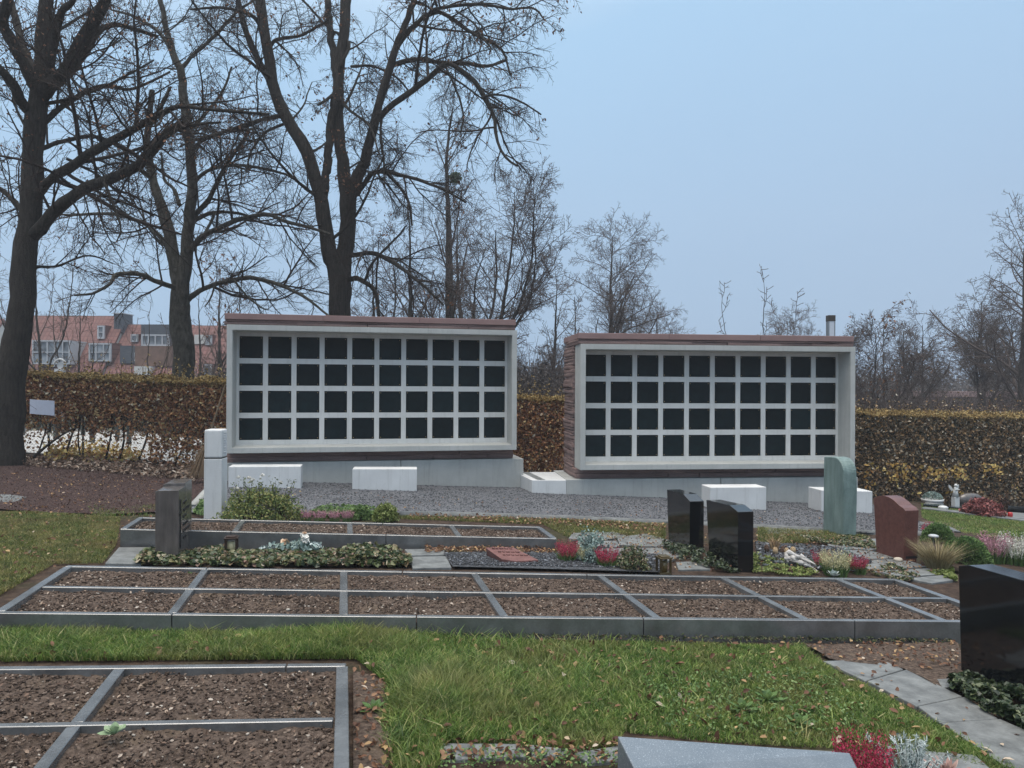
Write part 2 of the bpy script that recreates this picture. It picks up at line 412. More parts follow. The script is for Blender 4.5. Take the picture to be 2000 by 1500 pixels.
# gravel court in front of the two walls
P_grav = GP([(300,1002),(370,985),(440,925),(450,905),(1120,925),(1700,985),(1860,1040),(1700,1043),(1450,1028),(1200,1017),(1000,1008),(780,1004),(560,1004),(400,1004)])
sheet('gravel_court', P_grav, m_gravel, .014, .25)
pts = scatter(P_grav, 34000); z = gz(pts[:,0], pts[:,1])+.016
V, q = lumps(np.c_[pts, z], .020)
m_chip = island('basalt chips', [(0,(.025,.026,.03)),(.4,(.062,.065,.073)),(.8,(.12,.124,.136)),(1,(.28,.28,.29))], .8)
tag(mesh_np('gravel', V, q, m_chip), 'loose grey basalt chippings lying over the court before the urn walls', 'gravel', kind='stuff')
def strip(name, pix, wid, hgt, mat, label=None, cat=None, kind=None):
    """a kerb: a low bar following ground points"""
    P = np.array([G(*p) for p in pix]); T = np.gradient(P[:,:2], axis=0); T /= np.linalg.norm(T, axis=1, keepdims=True)
    Nn = np.c_[-T[:,1], T[:,0]]*wid/2
    rows = []
    for s, hz in ((-1,-.1),(-1,hgt),(1,hgt),(1,-.1)):
        xy = P[:,:2]+s*Nn; rows.append(np.c_[xy, gz(xy[:,0], xy[:,1])+hz])
    V = np.stack(rows, 1).reshape(-1,3); n = len(P)
    q = [(i*4+j, i*4+(j+1)%4, (i+1)*4+(j+1)%4, (i+1)*4+j) for i in range(n-1) for j in range(4)] + [(0,1,2,3), ((n-1)*4+3,(n-1)*4+2,(n-1)*4+1,(n-1)*4)]
    o = mesh_np(name, V, np.array(q), mat)
    return tag(o, label, cat, kind=kind)
strip('kerb', [(1860,1046),(1700,1042),(1560,1034),(1450,1028),(1300,1021),(1200,1017),(1090,1012),(1000,1009),(900,1006),(780,1004)], .06, .035, m_slab, kind='structure')
strip('kerb', [(376,992),(405,960),(436,934)], .09, .04, m_found, kind='structure')
# mulch at the left, pale path beyond the hedge
sheet('mulch_bed', GP([(-120,905),(60,906),(300,925),(445,930),(372,990),(330,1000),(230,1006),(150,1004),(60,1000),(0,996),(-150,990)]), m_mulch, .012, .25, bump=.012)
P_path = [U(-400,822,36)[:2], U(40,834,31)[:2], U(200,848,27)[:2], U(440,868,23)[:2], U(560,880,20)[:2], U(440,945,16.6)[:2], U(200,915,16.6)[:2], U(-400,880,17)[:2]]
sheet('path', P_path, m_path, .03, .6)

# ------------------------------------------------------------------ slabs
sl_r = np.random.default_rng(11)
def slab(pix, thick=.035, off=.018, mat=None):
    P = [G(*p) for p in pix]
    poly = [(p[0], p[1], float(gz(p[0],p[1]))+off-thick) for p in P]
    area = sum(poly[i][0]*poly[(i+1)%len(poly)][1]-poly[(i+1)%len(poly)][0]*poly[i][1] for i in range(len(poly)))
    if area < 0: poly = poly[::-1]
    o = prism('paving_slab', poly, (0,0,thick), mat or m_slab, bevel=.006)
    return tag(o, kind='structure')
for pix in [[(205,1104),(232,1072),(292,1071),(275,1104)],
            [(790,1076),(866,1075),(872,1087),(800,1088)],[(798,1090),(872,1089),(882,1112),(806,1113)],
            [(1118,1043),(1200,1041),(1228,1050),(1180,1056),(1110,1054)],[(1205,1052),(1262,1044),(1325,1062),(1290,1070),(1210,1066)],
            [(1180,1074),(1290,1072),(1330,1086),(1310,1098),(1200,1088)],[(1150,1060),(1205,1058),(1210,1070),(1165,1072)],[(1320,1100),(1380,1098),(1390,1114),(1325,1116)],
            [(1490,1030),(1600,1032),(1612,1044),(1500,1044)],
            [(1612,1060),(1672,1056),(1735,1072),(1700,1076),(1622,1072)],[(1620,1075),(1700,1078),(1760,1092),(1650,1096)],
            [(1655,1098),(1765,1094),(1812,1110),(1700,1116)],[(1705,1118),(1815,1112),(1836,1124),(1768,1130)],[(1772,1132),(1840,1126),(1862,1136),(1820,1142)],
            [(1672,1056),(1712,1054),(1740,1066),(1737,1072)],
            [(1607,1295),(1720,1293),(1765,1312),(1690,1335)],[(1694,1337),(1770,1314),(1880,1366),(1790,1385)],[(1793,1387),(1884,1368),(1950,1410),(1835,1416)],
            [(1838,1419),(1953,1412),(2060,1460),(2060,1530),(1960,1500)],
            [(1828,1332),(1862,1330),(1875,1344),(1842,1350)],
            [(862,1462),(1010,1458),(1028,1484),(880,1490)],[(1034,1462),(1110,1470),(1100,1486),(1040,1484)],[(1120,1478),(1205,1462),(1240,1490),(1150,1500)],
            [(1390,1462),(1640,1476),(1700,1540),(1380,1530)],[(1760,1470),(1905,1482),(1960,1530),(1800,1530)],
            [(-60,966),(24,968),(52,973),(30,982),(-60,992)]]:
    slab(pix, off=.013)

# ------------------------------------------------------------------ raised beds
UD = np.array([1, .12])/math.hypot(1,.12); VD = np.array([-.225, 1])/math.hypot(.225,1)
chips = []; litter = []
def raised_bed(label, px0, Y0, slope, u0, u1, divs, rows, depth, ztop, gh, seed):
    r = np.random.default_rng(seed)
    a, b = ray(px0, 1000); O = np.array([a*Y0, Y0])
    root = empty('raised_bed', (O[0], O[1], ztop-gh)); tag(root, label, 'raised bed', 'granite kerbed urn grave beds')
    def W(u, v, dz=0):
        p = O + UD*u + VD*v
        return np.array([p[0], p[1], ztop + slope*u + dz])
    def bar(name, ua, va, ub, vb, wid, hh, z1=0):
        A, B = W(ua, va, z1), W(ub, vb, z1); d = (B-A)[:2]; d /= np.linalg.norm(d); n = np.array([-d[1], d[0]])*wid/2
        pts = [np.r_[A[:2]-n, A[2]-hh], np.r_[A[:2]+n, A[2]-hh], np.r_[A[:2]+n, A[2]], np.r_[A[:2]-n, A[2]]]
        return prism(name, [tuple(x) for x in loc(pts, root)], tuple(B-A), m_kerb, root, bevel=.003, seg=1)
    kw = .045
    # front and back kerbs in lengths with open joints
    for v_, nm in ((0,'front_kerb'), (depth,'back_kerb')):
        cuts = [u0] + [c for c in np.arange(u0+1.05, u1-.3, 1.53)] + [u1]
        for i in range(len(cuts)-1): bar(nm, cuts[i]+.003, v_, cuts[i+1]-.003, v_, kw, gh+.18)
    for u_ in (u0+kw/2, u1-kw/2): bar('end_kerb', u_, kw/2+.002, u_, depth-kw/2-.002, .06, gh+.12)
    for d in divs:
        for k in range(rows):
            va = depth*k/rows + (kw/2+.002 if k == 0 else kw*.45); vb = depth*(k+1)/rows - (kw/2+.002 if k == rows-1 else kw*.45)
            bar('divider', d, va, d, vb, .055, .14, -.002)
    if rows == 2:
        ed = [u0+.06] + list(divs) + [u1-.06]
        bar('centre_rail', u0+.06, depth/2, u1-.06, depth/2, .036, .14, .001)
    nu, nv = int((u1-u0)/.035), int(depth/.035)
    uu, vv = np.meshgrid(np.linspace(u0+.02, u1-.02, nu), np.linspace(.01, depth-.01, nv))
    p = O[None,None] + uu[...,None]*UD + vv[...,None]*VD
    dz = -.033 + .013*fnoise(p[...,0], p[...,1], 9, seed) + r.normal(0, .004, uu.shape)
    dz -= .012*(fnoise(p[...,0], p[...,1], 2.2, seed+3) < -.1)
    dz = np.minimum(dz, -.012)
    Zs = ztop + slope*uu + dz
    q = np.array([(i*nu+j, i*nu+j+1, (i+1)*nu+j+1, (i+1)*nu+j) for i in range(nv-1) for j in range(nu-1)])
    mesh_np('soil', loc(np.stack([p[...,0], p[...,1], Zs], -1).reshape(-1,3), root), q, m_soil, root, True)
    n = int((u1-u0)*depth*2300)
    def clear(cu, cv, mrg):
        ok = (cu > u0+.06) & (cu < u1-.06) & (np.abs(cv-depth/2) > (.03 if rows == 2 else -1))
        for d in divs: ok &= np.abs(cu-d) > mrg
        return ok
    cu = r.uniform(u0+.05, u1-.05, n); cv = r.uniform(.04, depth-.04, n); ok = clear(cu, cv, .045)
    cu, cv = cu[ok], cv[ok]; pp = O + cu[:,None]*UD + cv[:,None]*VD
    zz = ztop + slope*cu - .030 + .013*fnoise(pp[:,0], pp[:,1], 9, seed)
    chips.append(np.c_[pp, zz])
    n = int((u1-u0)*depth*230)
    cu = r.uniform(u0+.05, u1-.05, n); cv = r.uniform(.04, depth-.04, n); ok = clear(cu, cv, .06)
    cu, cv = cu[ok], cv[ok]; pp = O + cu[:,None]*UD + cv[:,None]*VD
    litter.append(np.c_[pp, ztop + slope*cu - .022 + .012*fnoise(pp[:,0], pp[:,1], 9, seed)])
    return W
def u_at(px, c):                 # position along a bed's front for a column of the view
    k = ray(px, 1200)[0]; return k*c/(1-.12*k)
def divs_at(pxs, px0, Y0):
    k0 = ray(px0, 1200)[0]; c = Y0*(1-.12*k0)
    return [(u_at(p, c)-k0*Y0)*math.hypot(1,.12) for p in pxs]
W2 = raised_bed('long grey kerbed double row urn bed crossing the middle of the photo', 672, 4.84, -.041, -2.11, divs_at([1990],672,4.84)[0], divs_at([335,672,987,1287,1577,1848],672,4.84), 2, 1.21, .115, .125, 1)
d3 = divs_at([236,458,684,898,1087],684,7.6)
W3 = raised_bed('smaller grey single row urn bed beside the white pillar and rose bush', 684, 7.6, -.041, d3[0], d3[-1], d3[1:4], 1, .66, .098, .17, 2)
W1 = raised_bed('nearest grey kerbed double row urn bed at the lower left corner', 687, 4.0-1.33, -.03, -2.9, -.01, [-1.15,-2.25], 2, 1.33, .120, .12, 3)
cp = np.concatenate(chips)
V, q = lumps(cp, .0135)
m_clod = island('clods', [(0,(.022,.016,.012)),(.4,(.072,.052,.042)),(.80,(.145,.106,.084)),(.96,(.23,.18,.145)),(1,(.44,.40,.35))], .95, spec=.1)
tag(mesh_np('soil_clods', V, q, m_clod), 'crumbs of earth, bark and grit strewn over the urn beds', 'soil', kind='stuff')
lt = np.concatenate(litter)
V, q = leaves(lt, .021, up=.4)
m_lit = island('dry leaf scraps', [(0,(.05,.03,.022)),(.35,(.11,.07,.05)),(.6,(.19,.125,.09)),(.85,(.33,.25,.19)),(1,(.50,.44,.38))], .8, .1)
tag(mesh_np('leaf_scraps', V, q, m_lit), 'small dry leaf scraps scattered across the urn beds', 'leaf litter', kind='stuff')

# ------------------------------------------------------------------ urn walls
def columbarium(label, px_l, py_b, c, m, found_h, u_f0, u_f1, joints, seed):
    k, b = ray(px_l, py_b); Yf = c/(1-m*k); loc0 = (k*Yf, Yf, H + b*Yf)
    root = empty('urn_wall', loc0, math.atan(m)); tag(root, label, 'urn wall', 'concrete framed urn walls on the gravel court')
    Wd, Ht, t, dp = 5.10, 2.22, .095, .40
    # surround: a square tube with mitred look, built as ring quads
    bm = bmesh.new()
    def ringv(x0,x1,z0,z1,y): return [bm.verts.new(v) for v in ((x0,y,z0),(x1,y,z0),(x1,y,z1),(x0,y,z1))]
    o0 = ringv(0,Wd,0,Ht,0); i0 = ringv(t,Wd-t,t,Ht-t,0); o1 = ringv(0,Wd,0,Ht,.52); i1 = ringv(t+.01,Wd-t-.01,t+.025,Ht-t-.01,.52)
    for a in range(4):
        n = (a+1) % 4
        bm.faces.new((o0[a],o0[n],i0[n],i0[a])); bm.faces.new((o0[n],o0[a],o1[a],o1[n]))
        bm.faces.new((i0[a],i0[n],i1[n],i1[a])); bm.faces.new((o1[n],o1[a],i1[a],i1[n]))
    bmesh.ops.recalc_face_normals(bm, faces=bm.faces[:])
    bmesh.ops.bevel(bm, geom=bm.edges[:], offset=.006, segments=2, affect='EDGES')
    from_bm('surround', bm, m_conc, root)
    # lattice with square openings
    pw, ph, pu, pv = .402, .392, .489, .486
    x0 = (Wd-(9*pu+pw))/2; z0 = .20
    xs_ = [t+.008]; zs_ = [t+.02]
    for i in range(10): xs_ += [x0+i*pu, x0+i*pu+pw]
    for j in range(4): zs_ += [z0+j*pv, z0+j*pv+ph]
    xs_.append(Wd-t-.008); zs_.append(Ht-t-.006)
    bm = bmesh.new(); g = {}
    def gv(i,j,y):
        if (i,j,y) not in g: g[(i,j,y)] = bm.verts.new((xs_[i], y, zs_[j]))
        return g[(i,j,y)]
    for i in range(len(xs_)-1):
        for j in range(len(zs_)-1):
            if i % 2 and j % 2:
                for (a,b2) in (((i,j),(i+1,j)),((i+1,j),(i+1,j+1)),((i+1,j+1),(i,j+1)),((i,j+1),(i,j))):
                    bm.faces.new((gv(*a,dp), gv(*b2,dp), gv(*b2,dp+.05), gv(*a,dp+.05)))
            else: bm.faces.new((gv(i,j,dp), gv(i+1,j,dp), gv(i+1,j+1,dp), gv(i,j+1,dp)))
    bmesh.ops.recalc_face_normals(bm, faces=bm.faces[:])
    from_bm('niche_lattice', bm, m_lattice, root)
    box('niche_back', t+.02, Wd-t-.02, dp+.055, dp+.09, t+.03, Ht-t-.02, m_letter, root)
    pl = prism_bm(bmesh.new(), [(-pw/2+.003,0,-ph/2+.003),(pw/2-.003,0,-ph/2+.003),(pw/2-.003,0,ph/2-.003),(-pw/2+.003,0,ph/2-.003)], (0,.03,0), .003, 1)
    first = from_bm('niche_plate', pl, m_plate, root); first.location = (x0+pw/2, dp+.016, z0+ph/2)
    scr = bmesh.new(); bmesh.ops.create_uvsphere(scr, u_segments=8, v_segments=5, radius=.008)
    s0 = from_bm('screw', scr, m_brass, first, True); s0.location = (pw/2-.03, 0, ph/2-.03)
    sp_ = [s0]
    for sx, sz in ((-1,1),(1,-1),(-1,-1)):
        s_ = s0.copy(); C.objects.link(s_); s_.parent = first; s_.location = (sx*(pw/2-.03), 0, sz*(ph/2-.03)); sp_.append(s_)
    for i in range(10):
        for j in range(4):
            if i == j == 0: continue
            o = first.copy(); C.objects.link(o); o.parent = root; o.location = (x0+pw/2+i*pu, dp+.016, z0+ph/2+j*pv)
            for s_ in sp_:
                d = s_.copy(); C.objects.link(d); d.parent = o
    # sandstone core: rough courses
    r = np.random.default_rng(seed)
    bm = bmesh.new(); top = Ht+.09
    cs = [(-.172,.082),(-.088,.084)]; z = .0
    while z < Ht-.01:
        h_ = min(r.choice([.038,.05,.06,.07]), Ht-z); h_ = Ht-z if Ht-z-h_ < .05 else h_
        cs.append((z,h_)); z += h_
    cs.append((Ht+.003,.05)); cs.append((Ht+.055,.035))
    for z, hgt in cs:
        x = -.035; xe = Wd+.02 - .04
        d0 = r.uniform(-.012,.012)
        while x < xe-.01:
            L = min(r.uniform(.5,1.3), xe-x)
            if xe-x-L < .25: L = xe-x
            yf = (.24 if z < -.001 else (.53 if z < Ht-.001 else .05)) + r.uniform(-.012,.012)
            if z < -.001 and z+hgt > 0: pass
            box_bm(bm, x+(r.uniform(-.022,.012) if x < 0 else .002), x+L-.002, yf, 1.45, z+.001, z+hgt-.001, .009, 2)
            x += L
    rough(from_bm('masonry', bm, m_sand, root, False), 1, .016, 8, seed)
    bm = bmesh.new()
    for a, b2 in ((-.04, 1.6), (1.603, 3.3), (3.303, Wd-.02)): box_bm(bm, a, b2, .02, 1.5, top+.002, top+.105, .007, 2)
    from_bm('capping', bm, m_sandcap, root)
    zb = -.178
    bm = bmesh.new(); e = [u_f0]+joints+[u_f1]
    for i in range(len(e)-1): box_bm(bm, e[i]+.004, e[i+1]-.004, .15, 1.6, zb-found_h-.3, zb, .012, 2)
    from_bm('foundation', bm, m_found, root)
    return root
uw1 = columbarium('left urn wall, ten by four dark niche plates, behind the white pillar', 441.5, 886, 13.80, .207, .5, -.15, 5.27, [2.98], 5)
uw2 = columbarium('right urn wall, ten by four dark niche plates, behind the paired black headstones', 1133, 918.5, 12.95, .105, .5, -.22, 5.25, [2.62], 6)

def block(name, label, cat, px, py, w_, d_, h_, yaw, mat, tilt=-.02, group=None, bevel=.008):
    """a block whose near left foot stands at a ground point"""
    p = G(px, py); root = None
    o = prism(name, [(0,0,-.08),(w_,0,-.08+tilt*w_),(w_,0,h_+tilt*w_),(0,0,h_)], (0,d_,0), mat, None, bevel)
    o.location = tuple(p); o.rotation_euler = (0,0,yaw)
    return tag(o, label, cat, group)
gb = 'white concrete block benches on the gravel'
block('bench', 'white concrete block bench behind the rose bush, next to the white pillar', 'bench', 446, 953, 1.13, .36, .34, .2, m_white, -.01, gb)
block('bench', 'white concrete block bench in front of the left urn wall, standing clear on the gravel', 'bench', 688, 957, 1.07, .36, .35, .13, m_white, -.01, gb)
block('bench', 'white concrete block bench just behind the paired black headstones', 'bench', 1387, 994, .95, .38, .345, .12, m_white, -.005, gb)
block('bench', 'white concrete block bench partly hidden by the green stele', 'bench', 1604, 1000, .90, .44, .36, .1, m_white, -.03, gb)
lb = [G(1039,964), G(1107,967)]
p0 = lb[0]; zt = .235
b1 = prism('link_block', [(p0[0],p0[1],p0[2]-.1),(lb[1][0]-.01,lb[1][1]-.0,p0[2]-.1),(lb[1][0]-.02,lb[1][1]+1.3,p0[2]-.1),(p0[0]-.30,p0[1]+1.25,p0[2]-.1)], (0,0,zt+.1), m_white, None, .01)
tag(b1, 'low white concrete block filling the gap between the two urn walls', 'concrete block')
# thin grey strip lying on the link block
q0 = np.array([p0[0]+.02, p0[1]+.05])
prism('inlay_strip', [(p0[0]+.10,p0[1]+.02,p0[2]+zt-.01),(p0[0]+.24,p0[1]+.02,p0[2]+zt-.01),(p0[0]-.02,p0[1]+1.22,p0[2]+zt-.01),(p0[0]-.16,p0[1]+1.22,p0[2]+zt-.01)], (0,0,.013), m_slab, b1)

# ------------------------------------------------------------------ pillar and headstones
pp = G(421, 1012)
root = empty('stone_pillar', pp, .10); tag(root, 'tall slim white stone pillar with a dark joint, left of the rose bush', 'pillar')
def pil(z0, z1, name, bev):
    return box(name, -.105,.105,-.12,.12,z0,z1, m_white, root, bev, 3)
pil(-.05, .735, 'shaft', .006); pil(.745, 1.09, 'head', .02); box('joint', -.1,.1,-.115,.115,.735,.745, m_letter, root)
rr = np.random.default_rng(4); bm = bmesh.new()
for i in range(9):
    zz = .80+i*.03; box_bm(bm, .104,.112,-.06+rr.uniform(-.02,.02),.03+rr.uniform(-.02,.05), zz, zz+.016, .003, 1)
from_bm('carved_relief', bm, m_white, root)

def headstone(label, prof, thick, px, py, yaw, mat, taper=0, bevel=.004, name='headstone', side=1, base=None):
    """profile in (depth, height); stone stands on its near edge corner at a ground point; thickness runs to the right"""
    p = G(px, py)
    root = empty(name, p, yaw); tag(root, label, 'headstone', None)
    poly = [(0, y, z) for y, z in prof]
    prism('slab', poly, (thick,0,0), mat, root, bevel, 2)
    return root
VY = math.atan(.225)
r1 = headstone('nearer, larger looking one of the paired polished black headstones', [(0,-.05),(.60,-.05),(.68,.60),(.17,.625),(.0,.585)], .165, 1441, 1119, VY-.02, m_black)
r2 = headstone('farther one of the paired polished black headstones, partly covered by its twin', [(0,-.05),(.56,-.05),(.62,.59),(.17,.60),(.0,.545)], .165, 1347, 1078, VY-.02, m_black)
r3 = headstone('big polished black headstone cut off by the right edge of the photo', [(-.9,-.1),(0,-.1),(.03,.66),(-.05,.685),(-.9,.70)], .17, 1878, 1316, VY-.03, m_black)
r4 = headstone('tall green serpentine stele with a rounded shoulder beside the gravel', [(0,-.05),(.44,-.05),(.43,.97),(.24,.985)]+[(.2-.2*math.sin(a)*1.0, .785+.2*math.cos(a)) for a in np.linspace(.15,1.5,9)]+[(-.01,.6)], .185, 1647, 1049, VY-.05, m_green, bevel=.012)
rough(r4.children[0], 3, .004, 18, 2, False)
r5 = headstone('squat red granite headstone with an arched top, right of the green stele', [(0,-.02),(.40,-.02),(.45,.62)]+[(.45-.47*t, .62+.055*math.sin(math.pi*min(1,t*1.15))-.05*t*t) for t in np.linspace(.1,.95,8)]+[(-.03,.55)], .17, 1764, 1098, VY+.02, m_red)
box('notch', .03,.18,-.004,.05,.03,.13, m_letter, r5)
# brown stone with cross, its written face turned to the right
pb = G(303, 1092)
r6 = empty('headstone', pb, VY+.01); tag(r6, 'brown polished granite headstone with engraved cross at the left ivy grave', 'headstone')
prism('slab', [(0,0,-.05),(.20,0,-.05),(.20,0,.625),(.02,0,.625),(-.002,0,.62)], (0,.30,0), m_brown, r6, .004)
prism('slab', [(0,.302,-.05),(.20,.302,-.05),(.20,.302,.655),(.03,.302,.655),(.0,.302,.64)], (0,.33,0), m_brown, r6, .004)
bm = bmesh.new()
box_bm(bm, .199,.207,.05,.075,.08,.53,.002,1); box_bm(bm, .199,.2065,.0,.12,.40,.42,.002,1)
from_bm('cross', bm, m_letter, r6)
for row, (za, n) in enumerate(((.49,3),(.42,6),(.36,3),(.28,5),(.22,6),(.16,3))):
    y = .20
    for i in range(n):
        L = rr.uniform(.02,.05); box('letter', .199,.206, y, y+L, za-rr.uniform(.018,.03), za, m_letter, r6, .002, 1)
        y += L + .014

# grey sloping stone at the bottom edge: only its top shows
pg = U(1206, 1437, 2.62)
r7 = empty('headstone', (pg[0], pg[1], -.05), 0); tag(r7, 'grey polished headstone top, closest to the camera at the bottom edge', 'headstone')
tp = [U(1206,1437,2.62), U(1660,1470,2.72), U(1690,1530,2.45), U(1290,1560,2.30), U(1238,1500,2.44)]
tp = [np.array(t) for t in tp]; 
prism('slab', [tuple(x) for x in loc(tp, r7)], (0,0,-.55), m_grey, r7, .005)
# reclining red stone with raised lettering
r8 = empty('reclining_headstone', G(1000,1104), VY+.05); tag(r8, 'red granite slab lying on black gravel with raised lettering', 'headstone')
bm = bmesh.new()
vs = [(-.19,.30,.115),(.10,.30,.10),(.27,.02,.03),(.04,-.02,.04),(-.10,.02,.06)]
prism_bm(bm, [(x,y,z-.0) for x,y,z in vs], (.03,0,-.12), .004, 1)
from_bm('slab', bm, m_redlay, r8)
def zpl(x, y): return .06 + .195*(y-.02) - .09*(x+.10)*1.0
for yy, a, b2 in ((.25,-.13,.05),(.17,-.09,.12),(.10,-.06,.16)):
    x = a
    while x < b2:
        L = rr.uniform(.02,.045); zz = zpl(x, yy)
        prism('letter', [(x,yy,zz-.02),(x+L,yy,zz-.02),(x+L,yy,zz+.012),(x,yy,zz+.012)], (0,.03,.004), m_redlay, r8, .003, 1); x += L+.013
# ------------------------------------------------------------------ trees
TR = np.random.default_rng(21)
def smooth_poly(pts, K=16):
    pts = np.asarray(pts, float); n = len(pts)
    ext = np.vstack([2*pts[0]-pts[1], pts, 2*pts[-1]-pts[-2]])
    out = []
    for t in np.linspace(0, n-1-1e-6, K):
        i = int(t); f = t-i; p0,p1,p2,p3 = ext[i:i+4]
        out.append(.5*((2*p1)+(-p0+p2)*f+(2*p0-5*p1+4*p2-p3)*f*f+(-p0+3*p1-3*p2+p3)*f**3))
    return np.array(out)
def grow(P, R, n, t0, ratio, ang, K, wob, trop, rrat, rmin, r, lmin=.05, lmax=9, rl=.016, lref=0):
    N, Kp, _ = P.shape
    seg = np.linalg.norm(np.diff(P, axis=1), axis=-1); ln = seg.sum(1)
    idx = np.repeat(np.arange(N), n); t = (np.tile(np.arange(n), N)+r.uniform(0,1,N*n))/n; t = t0+(1-t0)*t
    kp = r.random(N*n) < np.clip(ln[idx]/lref, .12, 1) if lref else np.ones(N*n, bool)
    idx, t = idx[kp], t[kp]
    f = t*(Kp-1); i = np.minimum(f.astype(int), Kp-2); f = (f-i)[:,None]
    pos = P[idx,i]*(1-f)+P[idx,i+1]*f
    T = P[idx,i+1]-P[idx,i]; T /= np.linalg.norm(T, axis=1, keepdims=True)+1e-9
    rp = R[idx,i]*(1-f[:,0])+R[idx,i+1]*f[:,0]
    v = rand_dirs(len(idx), r); v -= (v*T).sum(1, keepdims=True)*T; v /= np.linalg.norm(v, axis=1, keepdims=True)+1e-9
    a = ang*r.uniform(.65, 1.35, len(idx))[:,None]
    D = np.cos(a)*T+np.sin(a)*v
    L = np.clip(ln[idx]*ratio*(1.05-.6*t)*r.uniform(.55, 1.35, len(idx)), lmin, lmax)
    out = np.zeros((len(idx), K, 3)); out[:,0] = pos; st = (L/(K-1))[:,None]
    for k in range(1, K):
        D = D + r.normal(0, wob, D.shape); D[:,2] += trop if np.isscalar(trop) else trop[min(k-1, len(trop)-1)]
        D /= np.linalg.norm(D, axis=1, keepdims=True)
        out[:,k] = out[:,k-1]+D*st
    r0 = np.maximum(np.minimum(rp*rrat, L*rl), rmin)
    Rr = r0[:,None]*np.linspace(1, .4, K)[None]; Rr = np.maximum(Rr, rmin*.8)
    return out, Rr
def tree(name, label, cat, base, stems, limbs, bark, twigmat, spec, group=None, seed=1, leafn=0, leafmat=None, trunk_grow=True, leafsz=.07, far=False):
    """stems/limbs: lists of (world polyline, radii)"""
    r = np.random.default_rng(seed)
    root = empty(name, base); tag(root, label, cat, group)
    def one(nm, P, R, s, m):
        V, q = tubes(P[None], R[None], s)
        return mesh_np(nm, loc(V, root), q, m, root, True)
    sp, lp = [], []
    for i, (pts, rad) in enumerate(stems):
        K = 34; P = smooth_poly(pts, K); R = np.interp(np.linspace(0,1,K), np.linspace(0,1,len(rad)), rad)
        P[1:-1] += r.normal(0, .012, P[1:-1].shape)*1.0; R = R*(1+r.normal(0,.035,K))
        one('trunk' if i == 0 else 'stem', P, R, 14, bark); sp.append((smooth_poly(P, 16), np.interp(np.linspace(0,1,16), np.linspace(0,1,K), R)))
    for pts, rad in limbs:
        K = 24; P = smooth_poly(pts, K); L = np.linalg.norm(np.diff(P,axis=0),axis=1).sum()
        P[1:] += np.cumsum(r.normal(0, L*.0022, P[1:].shape), 0)
        R = np.interp(np.linspace(0,1,K), np.linspace(0,1,len(rad)), rad)*(1+r.normal(0,.06,K))
        one('limb', P, R, 8, bark); lp.append((smooth_poly(P, 16), np.interp(np.linspace(0,1,16), np.linspace(0,1,K), R)))
    allP = []; mains = None
    if lp:
        P1 = np.stack([a for a,_ in lp]); R1 = np.stack([b for _,b in lp])
        allP.append((P1, R1, spec['n1']))
    if trunk_grow and sp:
        Ps = np.stack([a for a,_ in sp]); Rs = np.stack([b for _,b in sp])
        a, b = grow(Ps, Rs, spec['ns'], spec['ts'], spec['rs'], spec.get('as',.95), 14, .07, spec['trs'], .42, .010, r, .6, spec['ls'])
        mains = [(a, b)]
        for k in range(len(a)):
            if far: break
            V, q = tubes(a[k:k+1], b[k:k+1], 6); mesh_np('limb', loc(V, root), q, bark, root, True)
        allP.append((a, b, spec['n1']))
    parts, twigs = [], []
    if far and mains: parts.append(tubes(mains[0][0], mains[0][1], 5))
    for P_, R_, n1 in allP:
        a, b = grow(P_, R_, n1, .14, spec['r1'], 1.0, 10, spec['w'], spec['t1'], .6, spec['rm']*1.8, r, .25, spec.get('l1',3), lref=spec.get('lr1',3.0))
        parts.append(tubes(a, b, 4))
        a2, b2 = grow(a, b, spec['n2'], .15, spec['r2'], .9, 7, spec['w']*1.2, spec['t2'], .6, spec['rm']*1.2, r, .12, 1.3, lref=.9)
        parts.append(tubes(a2, b2, 3))
        if spec['n3']:
            a3, b3 = grow(a2, b2, spec['n3'], .15, .5, .8, 4, spec['w'], spec['t2'], .6, spec['rm'], r, .07, .6, lref=.4)
            parts.append(tubes(a3, b3, 3)); twigs.append(a3[:,-1])
        else: twigs.append(a2[:,-1])
    V, q = join(parts)
    mesh_np('crown', loc(V, root), q, twigmat, root)
    if leafn:
        tw = np.concatenate(twigs); ii = r.integers(0, len(tw), leafn)
        cl = fnoise(tw[ii,0], tw[ii,2], 1.3) > .05
        V, q = leaves(tw[ii][cl]+r.normal(0,.04,(cl.sum(),3)), leafsz, bias=(0,0,-1.0), r=r)
        mesh_np('dead_leaves', loc(V, root), q, leafmat, root)
    return root
def tl(pts, Y0, Y1, rs):
    ys = np.linspace(Y0, Y1, len(pts))
    return ([U(x, y, d) for (x, y), d in zip(pts, ys)], [r*Y0/F for r in rs])
def tr(pts, Y0, Y1, r0, r1, sc=1.0):
    """a limb seen through given columns and rows, from depth Y0 at its root to Y1 at its tip"""
    n = len(pts); ys = np.linspace(Y0, Y1, n)
    return ([U(x, y, d) for (x, y), d in zip(pts, ys)], [r0*Y0/F*sc, (r0*.6+r1*.4)*Y0/F*sc, r1*Y1/F*sc])
m_dead = island('dead leaves', [(0,(.06,.028,.016)),(.5,(.14,.065,.035)),(1,(.26,.14,.08))], .8, .2)
SP = dict(ns=5, ts=.35, rs=.30, trs=[.0,.02,.05], ls=3.5, n1=24, r1=.46, t1=.02, n2=12, r2=.56, t2=.0, n3=8, w=.10, rm=.0034, l1=3.0)

